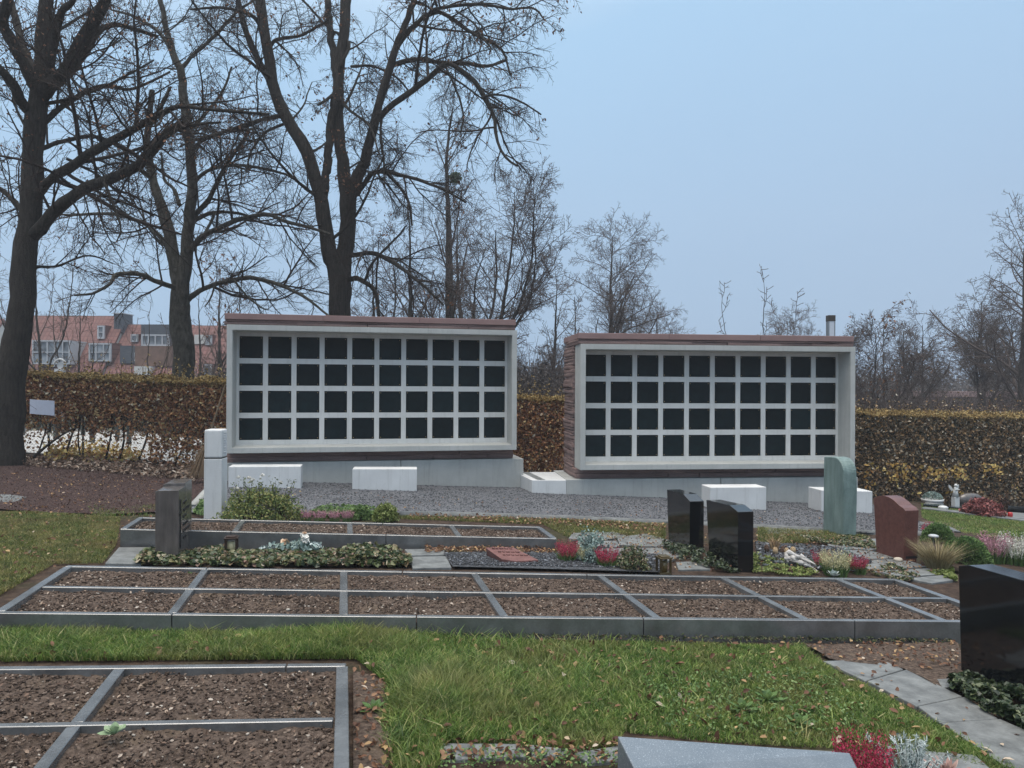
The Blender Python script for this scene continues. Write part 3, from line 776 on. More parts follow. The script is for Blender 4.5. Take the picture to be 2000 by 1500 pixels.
# big lime at the left edge
Y = 14.0
b0 = G(8, 912)
tree('lime_tree', 'big bare dark tree in the mulch at the left edge, in front of the hedge', 'tree', b0,
  [tl([(2,925),(8,860),(16,760),(24,700),(38,640),(46,560),(52,470),(62,385),(67,290),(73,200),(84,120),(86,50),(92,-20),(95,-120)], Y, Y, [42,34,29,27,23,21,20,20,19,18,15,13,12,11])],
  [tr([(66,225),(42,200),(28,168),(0,137),(-40,100)], Y, 13, 11, 6), tr([(72,175),(58,145),(38,105),(17,70),(4,42),(14,0),(20,-50)], Y, 13, 13, 8),
   tr([(70,150),(57,120),(35,52),(21,0),(10,-60)], Y, 15, 9, 5), tr([(80,190),(95,168),(119,147),(140,115),(165,70),(196,17),(215,-30)], Y, 13, 15, 9),
   tr([(90,180),(105,168),(140,136),(168,101),(189,66),(224,52),(273,63),(310,75)], Y, 15.5, 9, 3), tr([(88,175),(98,140),(103,87),(112,45),(119,17),(140,0),(150,-30)], Y, 12.5, 8, 5),
   tr([(72,385),(86,366),(105,343),(147,315),(196,283),(245,255),(287,227),(315,213),(353,199),(420,203),(525,210)], Y, 12.2, 10, 2.5),
   tr([(64,460),(80,441),(105,409),(140,381),(175,360),(210,346),(252,329),(280,311),(301,290),(329,252),(357,235)], Y, 12.8, 13, 5),
   tr([(305,290),(330,262),(370,245),(430,238)], 12.8, 12.4, 5, 2),
   tr([(60,430),(30,400),(0,370),(-60,340)], Y, 15, 7, 3), tr([(60,300),(120,275),(180,265),(240,290),(300,330)], Y, 16, 5, 2), tr([(52,520),(110,520),(170,500),(220,515)], Y, 16, 3, 1.2),
   tr([(75,250),(130,200),(200,170),(260,175),(330,140)], Y, 15, 6, 2), tr([(200,350),(220,395),(235,440),(228,470)], 13, 12.5, 3, 1.2), tr([(130,310),(190,340),(250,390),(300,420)], 14, 14.5, 3, 1.5)],
  m_bark, m_twig, dict(SP, ts=.55, n1=15, n2=10, n3=7, ls=2.4), seed=3, leafn=2600, leafmat=m_dead, leafsz=.06)
# mottled double stemmed tree behind the hedge
Y = 18.5
b0 = U(357, 735, Y); b0[2] = gz(b0[0], b0[1])
tree('maple_tree', 'bare mottled double stemmed tree behind the hedge, left of the left urn wall', 'tree', b0,
  [tl([(357,830),(357,740),(360,690),(352,640),(351,590),(350,560),(341,510),(332,465),(322,425),(308,385),(298,345),(290,300),(289,250),(295,210),(297,176)], Y, Y, [20,20,20,19,18,15,12,11.5,11,9,8,7,5.5,5,5]),
   tl([(362,700),(356,610),(356,560),(364,507),(367,455),(373,402),(374,332),(367,245),(357,175),(353,140),(336,95),(320,40),(310,-20)], Y, Y-.3, [15,15,13,12,11,10,9,9,8,7,6,5,4])],
  [tr([(368,585),(383,572),(413,556),(455,544),(497,541),(546,556),(595,577),(640,612)], Y, 16.8, 5.5, 2), tr([(345,560),(334,560),(304,548),(280,535),(252,530),(227,532),(217,549),(182,567),(147,570)], Y, 16.5, 5.5, 2),
   tr([(368,508),(376,490),(399,462),(437,443),(472,430),(525,422),(560,434),(602,444),(650,460)], Y, 17, 6, 2.5), tr([(325,475),(297,444),(273,430),(224,418),(157,420),(115,422)], Y, 19.5, 5, 2),
   tr([(374,440),(385,428),(420,416),(465,416),(510,430)], Y, 19.5, 5, 2), tr([(370,435),(378,423),(406,395),(423,367),(441,332),(458,308),(479,276),(490,240)], Y, 19, 6, 2.5),
   tr([(374,365),(402,336),(448,322),(507,325),(560,339),(602,364)], Y, 17.5, 4, 1.6), tr([(350,400),(340,370),(322,350),(318,300)], Y, 19, 4, 2),
   tr([(420,416),(405,450),(399,475)], Y, 18, 3, 1.5), tr([(360,260),(390,230),(430,180),(450,130)], Y, 19.5, 4, 2), tr([(350,140),(385,100),(430,60),(470,20),(520,-10)], Y, 19, 4, 2),
   tr([(340,110),(310,60),(260,30),(220,20)], Y, 19, 4, 2), tr([(300,350),(270,330),(230,320),(190,330)], Y, 17.5, 3.5, 1.5), tr([(289,250),(310,215),(330,170)], Y, 18, 5, 3),
   tr([(370,300),(400,270),(440,255),(500,250)], Y, 17.5, 4, 1.6), tr([(455,545),(480,575),(510,600),(525,605)], 17.2, 16.8, 2.5, 1), tr([(420,555),(412,580),(400,600)], 17.6, 17.4, 2.2, 1)],
  m_bark2, m_twig, dict(SP, ns=3, ls=2.2, n1=19, n2=10, n3=7), seed=4, leafn=2400, leafmat=m_dead, leafsz=.06)
# huge many stemmed lime behind the left urn wall
Y = 18.0
b0 = U(664, 735, Y); b0[2] = gz(b0[0], b0[1])
tree('lime_tree', 'tallest bare tree, its dark stems fanning out behind the left urn wall', 'tree', b0,
  [tl([(664,830),(664,700),(664,620),(662,560),(655,520),(645,497),(632,413),(620,360),(595,289),(562,235),(537,178),(521,83),(508,0),(495,-90)], Y, Y-.4, [25,23,20,19,16,15,13.5,13,12.5,11.5,11,10,9.5,8]),
   tl([(666,700),(666,620),(668,560),(673,496),(680,434),(676,384),(672,340),(665,289),(661,248),(661,165),(669,83),(676,0),(680,-90)], Y, Y+.2, [20,20,18,16.5,15,14,12.5,11.5,10.5,10.5,10,10,9]),
   tr([(628,420),(632,385),(636,345),(640,315),(643,268),(650,215),(657,180)], Y-.2, Y, 9, 7),
   tl([(678,440),(686,384),(700,340),(712,318),(727,256),(748,174),(768,112),(789,54),(810,0),(830,-70)], Y, Y-.6, [13,12,11,10,9,8,7,6,5,4]),
   tr([(661,200),(655,130),(645,60),(640,0),(632,-60)], Y, Y+.4, 8, 5)],
  [tr([(775,95),(789,70),(822,41),(847,29),(872,33),(913,58),(946,79),(988,103),(1003,150)], Y, 16, 5, 1.8), tr([(830,40),(847,21),(892,14),(955,12),(996,19),(1038,17),(1058,41)], 17, 15.5, 3.5, 1.5),
   tr([(762,135),(768,128),(798,118),(831,114),(864,124),(913,124),(955,132),(992,120)], Y, 19, 5.5, 3), tr([(738,235),(769,202),(806,174),(831,153),(864,128),(884,136),(913,157),(938,190),(955,231),(959,273),(975,306),(1000,324)], Y, 15.8, 6, 2),
   tr([(940,192),(960,185),(988,188),(1021,202),(1054,223)], 16.6, 16, 2.6, 1.5), tr([(697,380),(707,364),(727,339),(756,339),(789,347),(831,360),(872,376),(910,400)], Y, 16.5, 5, 2),
   tr([(756,339),(785,370),(800,400),(805,440)], 17.2, 16.8, 3.5, 2), tr([(685,498),(723,494),(756,508),(789,533),(831,570),(860,600)], Y, 16.2, 5, 2), tr([(684,545),(697,543),(711,550),(731,570),(738,616)], Y, 17, 5.5, 3.5),
   tr([(664,130),(682,89),(660,65),(645,58),(610,20),(580,-10)], Y, 18.5, 3.5, 2), tr([(560,232),(541,227),(507,235),(455,252),(413,266),(378,276),(350,290)], Y, 16.5, 4.5, 2),
   tr([(655,180),(640,192),(620,205)], Y, 17.6, 3, 2.5), tr([(525,95),(540,78),(583,70),(620,52),(640,42)], Y, 16.5, 3.5, 2), tr([(672,205),(700,228),(725,250),(745,300)], Y, 16.5, 3, 1.5),
   tr([(540,180),(505,120),(480,60),(465,0),(455,-40)], Y, 17.5, 7, 4), tr([(600,300),(625,290),(650,270)], Y, 19, 3, 1.5), tr([(515,60),(490,30),(430,15),(370,20)], Y, 16.5, 4, 2),
   tr([(745,225),(745,265),(752,320),(755,365)], Y, 16.8, 2.6, 1.6), tr([(870,130),(890,175),(905,220),(900,260)], 16.8, 16.5, 2.4, 1.4), tr([(685,130),(725,130),(770,150),(800,180)], Y, 19, 3, 1.6),
   tr([(710,555),(730,510),(770,470),(795,440)], 17.2, 17, 3, 1.5), tr([(560,240),(520,260),(490,300),(480,340)], Y, 17, 3, 1.5), tr([(890,20),(925,45),(940,70),(960,95)], 16, 15.6, 2, 1.2)],
  m_bark, m_twig, dict(SP, ns=5, ls=2.6, t1=-.035, t2=-.06, n1=14), seed=5, leafn=4200, leafmat=m_dead, leafsz=.075)

# background trees: stem and limbs are laid out by rule
FAR = dict(ns=18, ts=.22, rs=.36, trs=[.02,.03,.03,.02], ls=6, n1=14, r1=.46, t1=.012, n2=10, r2=.55, t2=.0, n3=5, w=.085, rm=.0046, l1=2.6, lr1=1.9, **{'as': .8})
def far_tree(name, label, cat, px, Y, top, rad, lean=0, spec=None, seed=1, forks=0, mat=None, group='bare trees behind the hedge', leafn=0, ns=None, s_px=None):
    r = np.random.default_rng(seed)
    base = U(px, 760, Y); base[2] = gz(base[0], base[1]) - .2
    tp = U(px+lean, top, Y); sp_ = dict(FAR, **(spec or {}))
    if ns: sp_['ns'] = ns
    h = tp[2]-base[2]; L = []
    def pl(a, b, bow=0.):
        t = np.linspace(0,1,9)[:,None]; p = np.array(a)*(1-t)+np.array(b)*t
        p[1:-1] += np.cumsum(r.normal(0, h*.004, (7,3)), 0)*np.array([1,1,.2])
        p[:,0] += bow*np.sin(np.pi*t[:,0])
        return list(p)
    rb = rad*Y/F
    st = [(pl(base, tp), [rb*1.15, rb*.9, rb*.65, rb*.35, rb*.12])]
    for k in range((forks+1)//2):
        t = r.uniform(.15,.4); s = -1 if k % 2 else 1
        a = base*(1-t)+tp*t; e = tp + np.array([s*r.uniform(.07,.22)*h, r.uniform(-.2,.2)*h, -r.uniform(.04,.22)*h])
        st.append((pl(a, e, s*.06*h), [rb*.6, rb*.45, rb*.3, rb*.12]))
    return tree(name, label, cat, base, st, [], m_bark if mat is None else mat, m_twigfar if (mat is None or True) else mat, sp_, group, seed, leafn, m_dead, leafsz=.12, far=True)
far_tree('bare_tree', 'tall straight bare tree with a small mistletoe ball, behind the left urn wall', 'tree', 878, 29, 212, 12, 6, dict(ns=34, rs=.24, ls=3.6, trs=[.02,.02,.02], n1=11, n3=3), 31)
far_tree('bare_tree', 'bushy many stemmed bare tree at the right end of the left urn wall', 'tree', 940, 25, 375, 6, 65, dict(ns=20, rs=.42, ls=3.8, n1=9), 32, 6)
far_tree('bare_tree', 'thin dense bare tree right of the tallest tree, over the left urn wall', 'tree', 806, 27, 400, 7, -10, dict(ns=16, rs=.3, ls=3.2, n1=8), 33, 2)
far_tree('bare_tree', 'rounded vase shaped bare tree above the left end of the right urn wall', 'tree', 1190, 34, 462, 6.5, 6, dict(ns=38, rs=.44, ls=3.9, n1=13, n2=9, ts=.2, trs=[.03,.02,.0,-.01], **{'as': .95}), 34, 0)
far_tree('bare_tree', 'slim bare tree standing in the gap between the two urn walls', 'tree', 1082, 30, 545, 5, 4, dict(ns=18, rs=.32, ls=3, n1=9), 35, 2)
far_tree('bare_tree', 'low wide bare crown just over the middle of the right urn wall top', 'tree', 1285, 40, 598, 3.5, 0, dict(ns=12, rs=.5, ls=3), 36, 3)
far_tree('young_tree', 'thin upright sapling poking over the right urn wall', 'tree', 1487, 24, 530, 2.2, 2, dict(ns=5, rs=.14, ls=.7, trs=[.25,.2,.2], n1=5, n2=2, r1=.3, n3=1, lr1=.25, rm=.006), 37, 6, group=None)
far_tree('bare_tree', 'small faint rounded tree behind the thin sapling', 'tree', 1548, 44, 622, 2.6, 0, dict(ns=12, rs=.5, ls=3), 38, 3)
far_tree('bare_tree', 'large bare tree at the right edge of the photo', 'tree', 1992, 27, 430, 9, 20, dict(ns=26, rs=.42, ls=4.6, n1=10, n2=7), 39, 2)
far_tree('bare_tree', 'broad bare tree left of the large right edge tree', 'tree', 1925, 33, 590, 5, -8, dict(ns=30, rs=.42, ls=4, n1=13, n2=9, lr1=1.1), 40, 3)
far_tree('bare_tree', 'dark bushy bare tree right beside the end of the right urn wall', 'tree', 1705, 27, 640, 3.6, 4, dict(ns=26, rs=.45, ls=2.2, n1=12, n2=9, lr1=.8), 41, 4, leafn=1400)
far_tree('bare_tree', 'slender shoot topped tree above the dark bushy one', 'tree', 1722, 30, 612, 2.5, 4, dict(ns=8, rs=.2, ls=1.4, trs=[.2,.2]), 42, 1)
far_tree('bare_tree', 'reddish bare tree between the bushy tree and the broad tree at the right', 'tree', 1800, 36, 635, 4, 2, dict(ns=26, rs=.4, ls=2.8, n1=12, n2=9, lr1=.9), 43, 4, leafn=900)
far_tree('bare_tree', 'bare tree with warm twigs standing right behind the mottled trunk', 'tree', 424, 30, 515, 4, 4, dict(ns=13, rs=.36, ls=2.8, n1=7, n2=7, n3=2), 44, 2, leafn=500)
far_tree('bare_tree', 'thin twin of the warm twigged tree, hard against the mottled trunk', 'tree', 391, 31, 560, 3, -2, dict(ns=8, rs=.35, ls=1.8, n1=5, n2=5, n3=2), 45, 1)
far_tree('bare_tree', 'tall faint bare tree between the mottled tree and the big left tree', 'tree', 88, 26, 470, 3.5, -25, dict(ns=9, rs=.4, ls=2.6, trs=[.12,.12], n1=6, n2=5, n3=2), 46, 4)
far_tree('bare_tree', 'small spreading bare tree in front of the red house roof', 'tree', 158, 27, 590, 3, 3, dict(ns=8, rs=.4, ls=2.2, trs=[.1,.1], n1=5, n2=4, n3=1), 47, 3)
far_tree('shrub', 'upright twiggy shrub in front of the grey house dormer', 'shrub', 285, 25, 612, 2, 2, dict(ns=6, rs=.25, ls=1.2, trs=[.2,.2], n1=4, n2=3, n3=1), 48, 5)
far_tree('bare_tree', 'low bare tree between the two leftmost background trunks and the urn wall', 'tree', 470, 33, 640, 3, 0, dict(ns=8, rs=.45, ls=2.2, n1=5, n2=5, n3=2), 49, 3)
far_tree('bare_tree', 'dense dark tree behind the tall straight one', 'tree', 905, 33, 430, 7, -10, dict(ns=14, rs=.3, ls=3, n1=7), 50, 1)
far_tree('bare_tree', 'half hidden bare tree low at the right of the tallest trunk', 'tree', 735, 30, 470, 5, -5, dict(ns=16, rs=.34, ls=3.2, n1=8), 51, 2)
# mistletoe ball in the tall straight tree
mp = U(889, 348, 29); rr = np.random.default_rng(9)
V, q = leaves(mp+rand_dirs(900, rr)*rr.uniform(.0,.26,(900,1)), .1, r=rr)
m_mist = island('mistletoe', [(0,(.03,.05,.025)),(1,(.10,.13,.06))], .7)
tag(mesh_np('mistletoe', V, q, m_mist), 'round green mistletoe ball high in the tall straight bare tree', 'mistletoe')

# masses of shrubs far behind
def thicket(name, label, px0, px1, Y0, Y1, h, n, mat, seed, size=.12, kind='stuff', twig=0, tm=None):
    r = np.random.default_rng(seed)
    Ys = r.uniform(Y0, Y1, n); a = (r.uniform(px0, px1, n)-PX)/F
    X = a*Ys; z0 = gz(X, Ys)-.1
    top = h*(.72+.28*fnoise(X, Ys*.3, .9, seed % 7)+.15*fnoise(X, Ys*.3, 2.6, 3))
    Z = z0 + top*r.uniform(0,1,n)**.8
    V, q = leaves(np.c_[X,Ys,Z], size, r=r); pr = [(V, q)]
    if twig:
        k = twig; Ys = r.uniform(Y0, Y1, k); X = ((r.uniform(px0, px1, k)-PX)/F)*Ys; z0 = gz(X, Ys)-.1
        top = h*(.8+.3*fnoise(X, Ys*.3, .9, seed % 7))*r.uniform(.5,1.25,k)
        P = np.zeros((k,6,3)); P[:,0] = np.c_[X,Ys,z0]; D = np.c_[r.normal(0,.28,k), r.normal(0,.2,k), np.ones(k)]
        for i in range(1,6):
            D[:,:2] += r.normal(0,.14,(k,2)); P[:,i] = P[:,i-1]+D*(top/5)[:,None]
        V2, q2 = tubes(P, np.tile(np.linspace(.014,.005,6), (k,1)), 3)
        t = mesh_np(name, V2, q2, tm or m_twigfar); tag(t, label+' (bare twigs)', 'shrubs', kind=kind)
        t['label'] = label + ', the bare upright twigs of it'
    return tag(mesh_np(name, V, q, mat), label, 'shrubs', kind=kind)
m_everg = island('dark evergreen', [(0,(.010,.016,.012)),(.5,(.022,.034,.02)),(.85,(.05,.06,.03)),(1,(.12,.11,.06))], .7)
m_rust = island('rusty foliage', [(0,(.03,.02,.016)),(.5,(.07,.04,.03)),(1,(.17,.09,.055))], .8)
m_greyfol = island('haze faded grey brown foliage', [(0,(.05,.045,.043)),(.6,(.09,.08,.075)),(1,(.14,.115,.10))], .9)  # faded greyish, low contrast: haze of distance painted into the leaf colour
thicket('thicket', 'dark evergreen undergrowth beyond the pale path at the left', -200, 470, 25, 33, 1.95, 30000, m_everg, 61, .14, twig=500)
thicket('thicket', 'rusty brown shrubs rising behind the right hand hedge', 1640, 2300, 22, 30, 2.5, 30000, m_rust, 62, .10, twig=4200)
thicket('far_wood', 'grey brown distant wood behind everything at the right', 980, 2500, 60, 95, 6.0, 34000, m_greyfol, 63, .35, twig=8000)
thicket('thicket', 'dim brown undergrowth in the gap between the urn walls', 980, 1140, 22, 40, 3.3, 18000, m_greyfol, 64, .12, twig=2400)
thicket('thicket', 'dim twiggy undergrowth behind the left urn wall', 380, 1000, 24, 34, 3.0, 11000, m_greyfol, 65, .12, twig=2600)

# ------------------------------------------------------------------ hedge and fence
m_beech = island('beech hedge leaves', [(0,(.06,.028,.018)),(.2,(.20,.085,.046)),(.5,(.40,.185,.09)),(.78,(.56,.32,.15)),(.92,(.60,.46,.22)),(1,(.70,.64,.52))], .7, .2)
m_beechtop = island('hedge top leaves', [(0,(.07,.05,.02)),(.35,(.21,.14,.05)),(.7,(.40,.27,.10)),(1,(.58,.46,.22))], .7, .2)
m_hedgegreen = island('green brown hedge leaves', [(0,(.02,.024,.016)),(.3,(.08,.068,.042)),(.58,(.22,.14,.075)),(.83,(.42,.26,.12)),(1,(.66,.60,.48))], .7, .2)
def hedge(label, a, b, zt_a, zt_b, n, matl, seed, low, thick=.8, stems=18, gap=0, stemr=.022, topn=.28):
    """a, b: ends on the ground (x,y); low: foliage share below 45 percent of the height"""
    r = np.random.default_rng(seed); a = np.array(a); b = np.array(b); L = np.linalg.norm(b-a); d = (b-a)/L; nn = np.array([-d[1], d[0]])
    root = empty('hedge', (a[0], a[1], float(gz(*a))), 0); tag(root, label, 'hedge', 'clipped beech hedge around the plots')
    s = r.uniform(0, L, n); t = r.uniform(-.5,.5,n)*thick; t = np.where(r.random(n) < .45, -thick*.5+np.abs(r.normal(0,.07,n)), t)
    xy = a+s[:,None]*d+t[:,None]*nn; g0 = gz(xy[:,0], xy[:,1]); zt = zt_a+(zt_b-zt_a)*s/L + .05*fnoise(s, t, 3) + .035*fnoise(s, t, 9, 4)
    hz = r.random(n); hz = np.where(r.random(n) < topn, 1-np.abs(r.normal(0,.05,n)), hz)
    hf = zt-g0
    dens = np.where(hz > .56, 1, low(s/L, hz)) * (.72+.5*(fnoise(s, hz*2.2, 2.6) > -.25))
    k = r.random(n) < dens
    P = np.c_[xy, g0+hz*hf][k]; hz = hz[k]
    P[:,2] -= .12*np.clip(hz-.93,0,1)/.07*(np.abs(t[k])/(thick*.5))**2
    istop = (hz > .86+.1*r.random(len(hz)))
    V, q = leaves(P[~istop], .074, r=r); mesh_np('foliage', loc(V, root), q, matl, root)
    V, q = leaves(P[istop], .055, r=r); mesh_np('top_growth', loc(V, root), q, m_beechtop, root)
    # stray shoots over the clipped top
    k = int(L*22); s = r.uniform(0, L, k); t = r.uniform(-.45,.45,k)*thick; xy = a+s[:,None]*d+t[:,None]*nn; zt = zt_a+(zt_b-zt_a)*s/L-.08
    P = np.zeros((k,4,3)); P[:,0] = np.c_[xy, zt]; D = np.c_[r.normal(0,.35,(k,2)), np.ones(k)]; hs = np.abs(r.normal(.10,.07,k))+.05
    for i in range(1,4): P[:,i] = P[:,i-1]+D*(hs/3)[:,None]*1.6
    V, q = tubes(P, np.full((k,4),.0028), 3); V2, q2 = leaves(np.repeat(P[:,1:].reshape(-1,3),2,0)+r.normal(0,.02,(k*6,3)), .05, r=r)
    shV, shq = V, q; mesh_np('shoot_leaves', loc(V2, root), q2, m_beechtop if topn > .2 else matl, root)
    # inner twigs
    k = int(L*90); s = r.uniform(0, L, k); t = r.uniform(-.35,.35,k)*thick; xy = a+s[:,None]*d+t[:,None]*nn; g0 = gz(xy[:,0], xy[:,1])
    P = np.zeros((k,6,3)); P[:,0] = np.c_[xy, g0+r.uniform(.3,.7,k)*(zt_a-g0)]; D = np.c_[r.normal(0,.5,(k,2)), np.ones(k)]
    for i in range(1,6): D[:,:2] += r.normal(0,.25,(k,2)); P[:,i] = P[:,i-1]+D*.10
    V, q = join([tubes(P, np.tile(np.linspace(.006,.003,6),(k,1)), 3), (shV, shq)]); mesh_np('twigs', loc(V, root), q, m_twig, root)
    for i in range(stems):
        s = (i+.5+r.uniform(-.3,.3))/stems*L; p = a+s*d+nn*r.uniform(-.1,.1); g = float(gz(*p))
        K = 9; Pt = np.zeros((K,3)); x = p.copy(); D = r.normal(0,.08,2)
        for j in range(K):
            Pt[j] = (x[0], x[1], g+j/(K-1)*1.35); D = D*.7+r.normal(0,.035,2); x = x+D*.5
        V, q = tubes(Pt[None], np.linspace(stemr*r.uniform(.7,1.3), .012, K)[None], 6)
        mesh_np('stem', loc(V, root), q, m_bark, root, True)
    return root
hA, hB = U(-60, 900, 15.6)[:2], U(455, 920, 15.9)[:2]
hedge('brown beech hedge left of the left urn wall, bare stemmed below', hA, hB, U(-60,718,15.6)[2], U(455,737,15.9)[2], 62000, m_beech, 71,
      lambda u, h: np.where(u > .70, .22+.7*h, np.where(h > .42+.10*np.sin(u*47)+.06*np.sin(u*113), .5, .06+.05*h)), stems=15)
hC, hD = U(960, 930, 16.6)[:2], U(1140, 940, 17)[:2]
hedge('short piece of brown hedge seen between the two urn walls', hC, hD, U(960,768,16.6)[2], U(1140,774,17)[2], 21000, m_beech, 72, lambda u, h: .9+0*h, stems=5)
hE, hF = U(1600, 960, 16.4)[:2], U(2120, 960, 17.4)[:2]
hedge('dark green and yellow hedge right of the right urn wall', hE, hF, U(1640,796,16.4)[2], U(2120,806,17.4)[2], 70000, m_hedgegreen, 73, lambda u, h: .85+0*h, thick=1.1, stems=14, topn=.16, stemr=.035)
m_yel = island('yellow maple leaves', [(0,(.26,.13,.04)),(.4,(.46,.30,.08)),(1,(.62,.50,.20))], .6, .3)
def litter_at(name, label, poly, n, size, mat, h=.02, seed=1, kind='stuff', cat='leaves', up=.4, ymax=60):
    r = np.random.default_rng(seed); p = scatter(GP(poly, ymax), n, r)
    z = gz(p[:,0], p[:,1])+.015+np.abs(r.normal(0,h,n)); V, q = leaves(np.c_[p,z], size, up=up, r=r)
    return tag(mesh_np(name, V, q, mat), label, cat, kind=kind)
litter_at('fallen_leaves', 'bright yellow leaves lying under the left hedge', [(80,905),(120,878),(200,880),(280,893),(270,910),(150,905)], 900, .10, m_yel, .12, 81, up=0)
litter_at('fallen_leaves', 'brown leaves banked at the foot of the left hedge', [(40,912),(60,895),(300,905),(400,925),(380,942),(200,925)], 2600, .08, m_lit, .05, 82)
r_ = np.random.default_rng(83)
P = np.array([U(r_.uniform(1690,2050), r_.uniform(905,965), r_.uniform(15.6,16.2)) for _ in range(1100)]); P = P[fnoise(P[:,0], P[:,2]*2, 3.5) > .12]
V, q = leaves(P, .085, r=r_); tag(mesh_np('yellow_undergrowth', V, q, m_yel), 'yellow leaved low growth at the foot of the right hedge', 'undergrowth', kind='stuff')

m_wire = plain('galvanised wire', (.20,.22,.21), .5, .6)
m_post = plain('weathered post', (.05,.055,.05), .8)
fA, fB = U(-60, 900, 16.2), U(450, 925, 16.5)
root = empty('wire_fence', (fA[0], fA[1], float(gz(fA[0], fA[1])))); tag(root, 'diamond mesh wire fence along the left hedge, in front of the pale path', 'fence')
d = (fB-fA)[:2]; L = np.linalg.norm(d); d /= L; Ps = []
hh = 1.1
for s0 in np.arange(-hh, L, .075):
    for sg in (1,-1):
        a0, a1 = (s0, s0+hh) if sg == 1 else (s0+hh, s0)
        pts = []
        for t in np.linspace(0,1,5):
            s = a0+(a1-a0)*t; s = min(max(s,0),L); xy = fA[:2]+d*s; pts.append((xy[0], xy[1], float(gz(*xy))+.02+hh*t))
        Ps.append(pts)
V, q = tubes(np.array(Ps), np.full((len(Ps),5), .0022), 3); mesh_np('mesh', loc(V, root), q, m_wire, root)
for zz in (.05, .6, 1.12):
    pts = [(*(fA[:2]+d*s), float(gz(*(fA[:2]+d*s)))+zz) for s in np.linspace(0,L,9)]
    V, q = tubes(np.array(pts)[None], np.full((1,9),.004), 5); mesh_np('tension_wire', loc(V, root), q, m_wire, root)
for s in np.arange(.4, L, 2.0):
    xy = fA[:2]+d*s; g = float(gz(*xy)); V, q = tubes(np.array([[(*xy,g-.1),(*xy,g+.6),(*xy,g+1.22)]]), np.full((1,3),.02), 10); mesh_np('post', loc(V, root), q, m_post, root)
# white sign plate tied to the fence
m_sign = plain('white sign plate', (.62,.66,.78), .5)
sc_ = [U(58,780,15.05), U(106,783,15.05), U(106,812,15.05), U(58,808,15.05)]
o = prism('sign_plate', [tuple(x) for x in sc_][::-1], (0,.012,0), m_sign, None, .002); tag(o, 'blank pale sign plate on the left hedge fence beside the big tree', 'sign')
# posts beyond the path
mx = [(44,852),(96,848),(109,857),(180,866),(162,852),(229,861),(252,870),(325,882),(372,880)]
po = None
for i, (x, y) in enumerate(mx):
    p = G(x, y); bm = bmesh.new(); box_bm(bm, -.06,.06,-.06,.06,-.1,.95,.015,1)
    o = from_bm('path_post', bm, m_post); o.location = tuple(p); o.rotation_euler[2] = .1*i
    tag(o, 'dark square wooden post standing by the pale path behind the left hedge', 'post', 'posts by the path')
# leaning dark branch in front of the fence
V, q = tubes(smooth_poly([U(65,893,15.1),U(90,872,15.1),U(120,850,15.1),U(150,834,15.2)],8)[None], np.linspace(.03,.014,8)[None], 6)
tag(mesh_np('fallen_branch', V, q, m_bark, None, True), 'dark branch leaning diagonally against the left hedge fence', 'branch')
# besom broom
m_straw = island('broom twigs', [(0,(.10,.065,.04)),(1,(.26,.18,.11))], .8)
bt, bb = U(440,752,13.0), U(402,872,12.6); be = U(388,930,12.4)
root = empty('broom', tuple(be)); tag(root, 'twig broom leaning on the left end of the left urn wall', 'broom')
V, q = tubes(np.array([[bt, (bt+bb)/2, bb]]), np.full((1,3),.016), 8); mesh_np('handle', loc(V, root), q, m_shoot, root, True)
rr = np.random.default_rng(5); n = 260; Pb = np.zeros((n,5,3)); off = rr.normal(0,1,(n,3))
for i in range(5):
    t = i/4; Pb[:,i] = bb*(1-t)+be*t + off*(.018+.075*t)*np.array([1,1,.35])
V, q = tubes(Pb, np.tile(np.linspace(.004,.002,5),(n,1)), 3); mesh_np('bristles', loc(V, root), q, m_straw, root)
# white ring ornament showing over the hedge
root = empty('ring_ornament', U(117,716,17.5)); tag(root, 'white ring shaped garden ornament showing just above the left hedge', 'ornament')
c0 = U(117,714,17.5); a = np.linspace(-.2, np.pi+.2, 20); ring = np.array([c0+np.array([math.cos(t)*.14, 0, math.sin(t)*.15]) for t in a])
V, q = tubes(ring[None], np.full((1,20),.022), 8); mesh_np('ring', loc(V, root), q, m_white, root, True)
prism('disc', [tuple(x) for x in loc([c0+np.array([math.cos(t)*.085, .02, math.sin(t)*.085]) for t in np.linspace(0,2*np.pi,16,endpoint=False)], root)], (0,.03,0), m_white, root, .004)
box('foot', -.12,.12,-.02,.02,-1.2,-.05, m_white, root)
# glass lamp pillar behind the right urn wall
m_cap = plain('bronze cap', (.05,.04,.03), .5); 
c0 = U(1622,700,16.5)
root = empty('lamp_column', (c0[0],c0[1],float(gz(c0[0],c0[1])))); tag(root, 'slim pale column with a dark cap rising behind the right urn wall', 'lamp')
z1, z2, z3 = U(1622,660,16.5)[2]-root.location[2], U(1622,628,16.5)[2]-root.location[2], U(1622,616,16.5)[2]-root.location[2]
m_pale = plain('pale frosted panel', (.62,.66,.72), .4); m_steel = plain('steel edge', (.35,.37,.38), .4, .7)
box('column', -.055,.055,-.07,.07,0,z2,m_pale,root,.004); box('cap', -.078,.078,-.078,.078,z2+.002,z3,m_cap,root,.006)
for s in (-1,1): box('edge_rail', s*.066-.008, s*.066+.008, -.072,.072, 0, z2, m_steel, root)

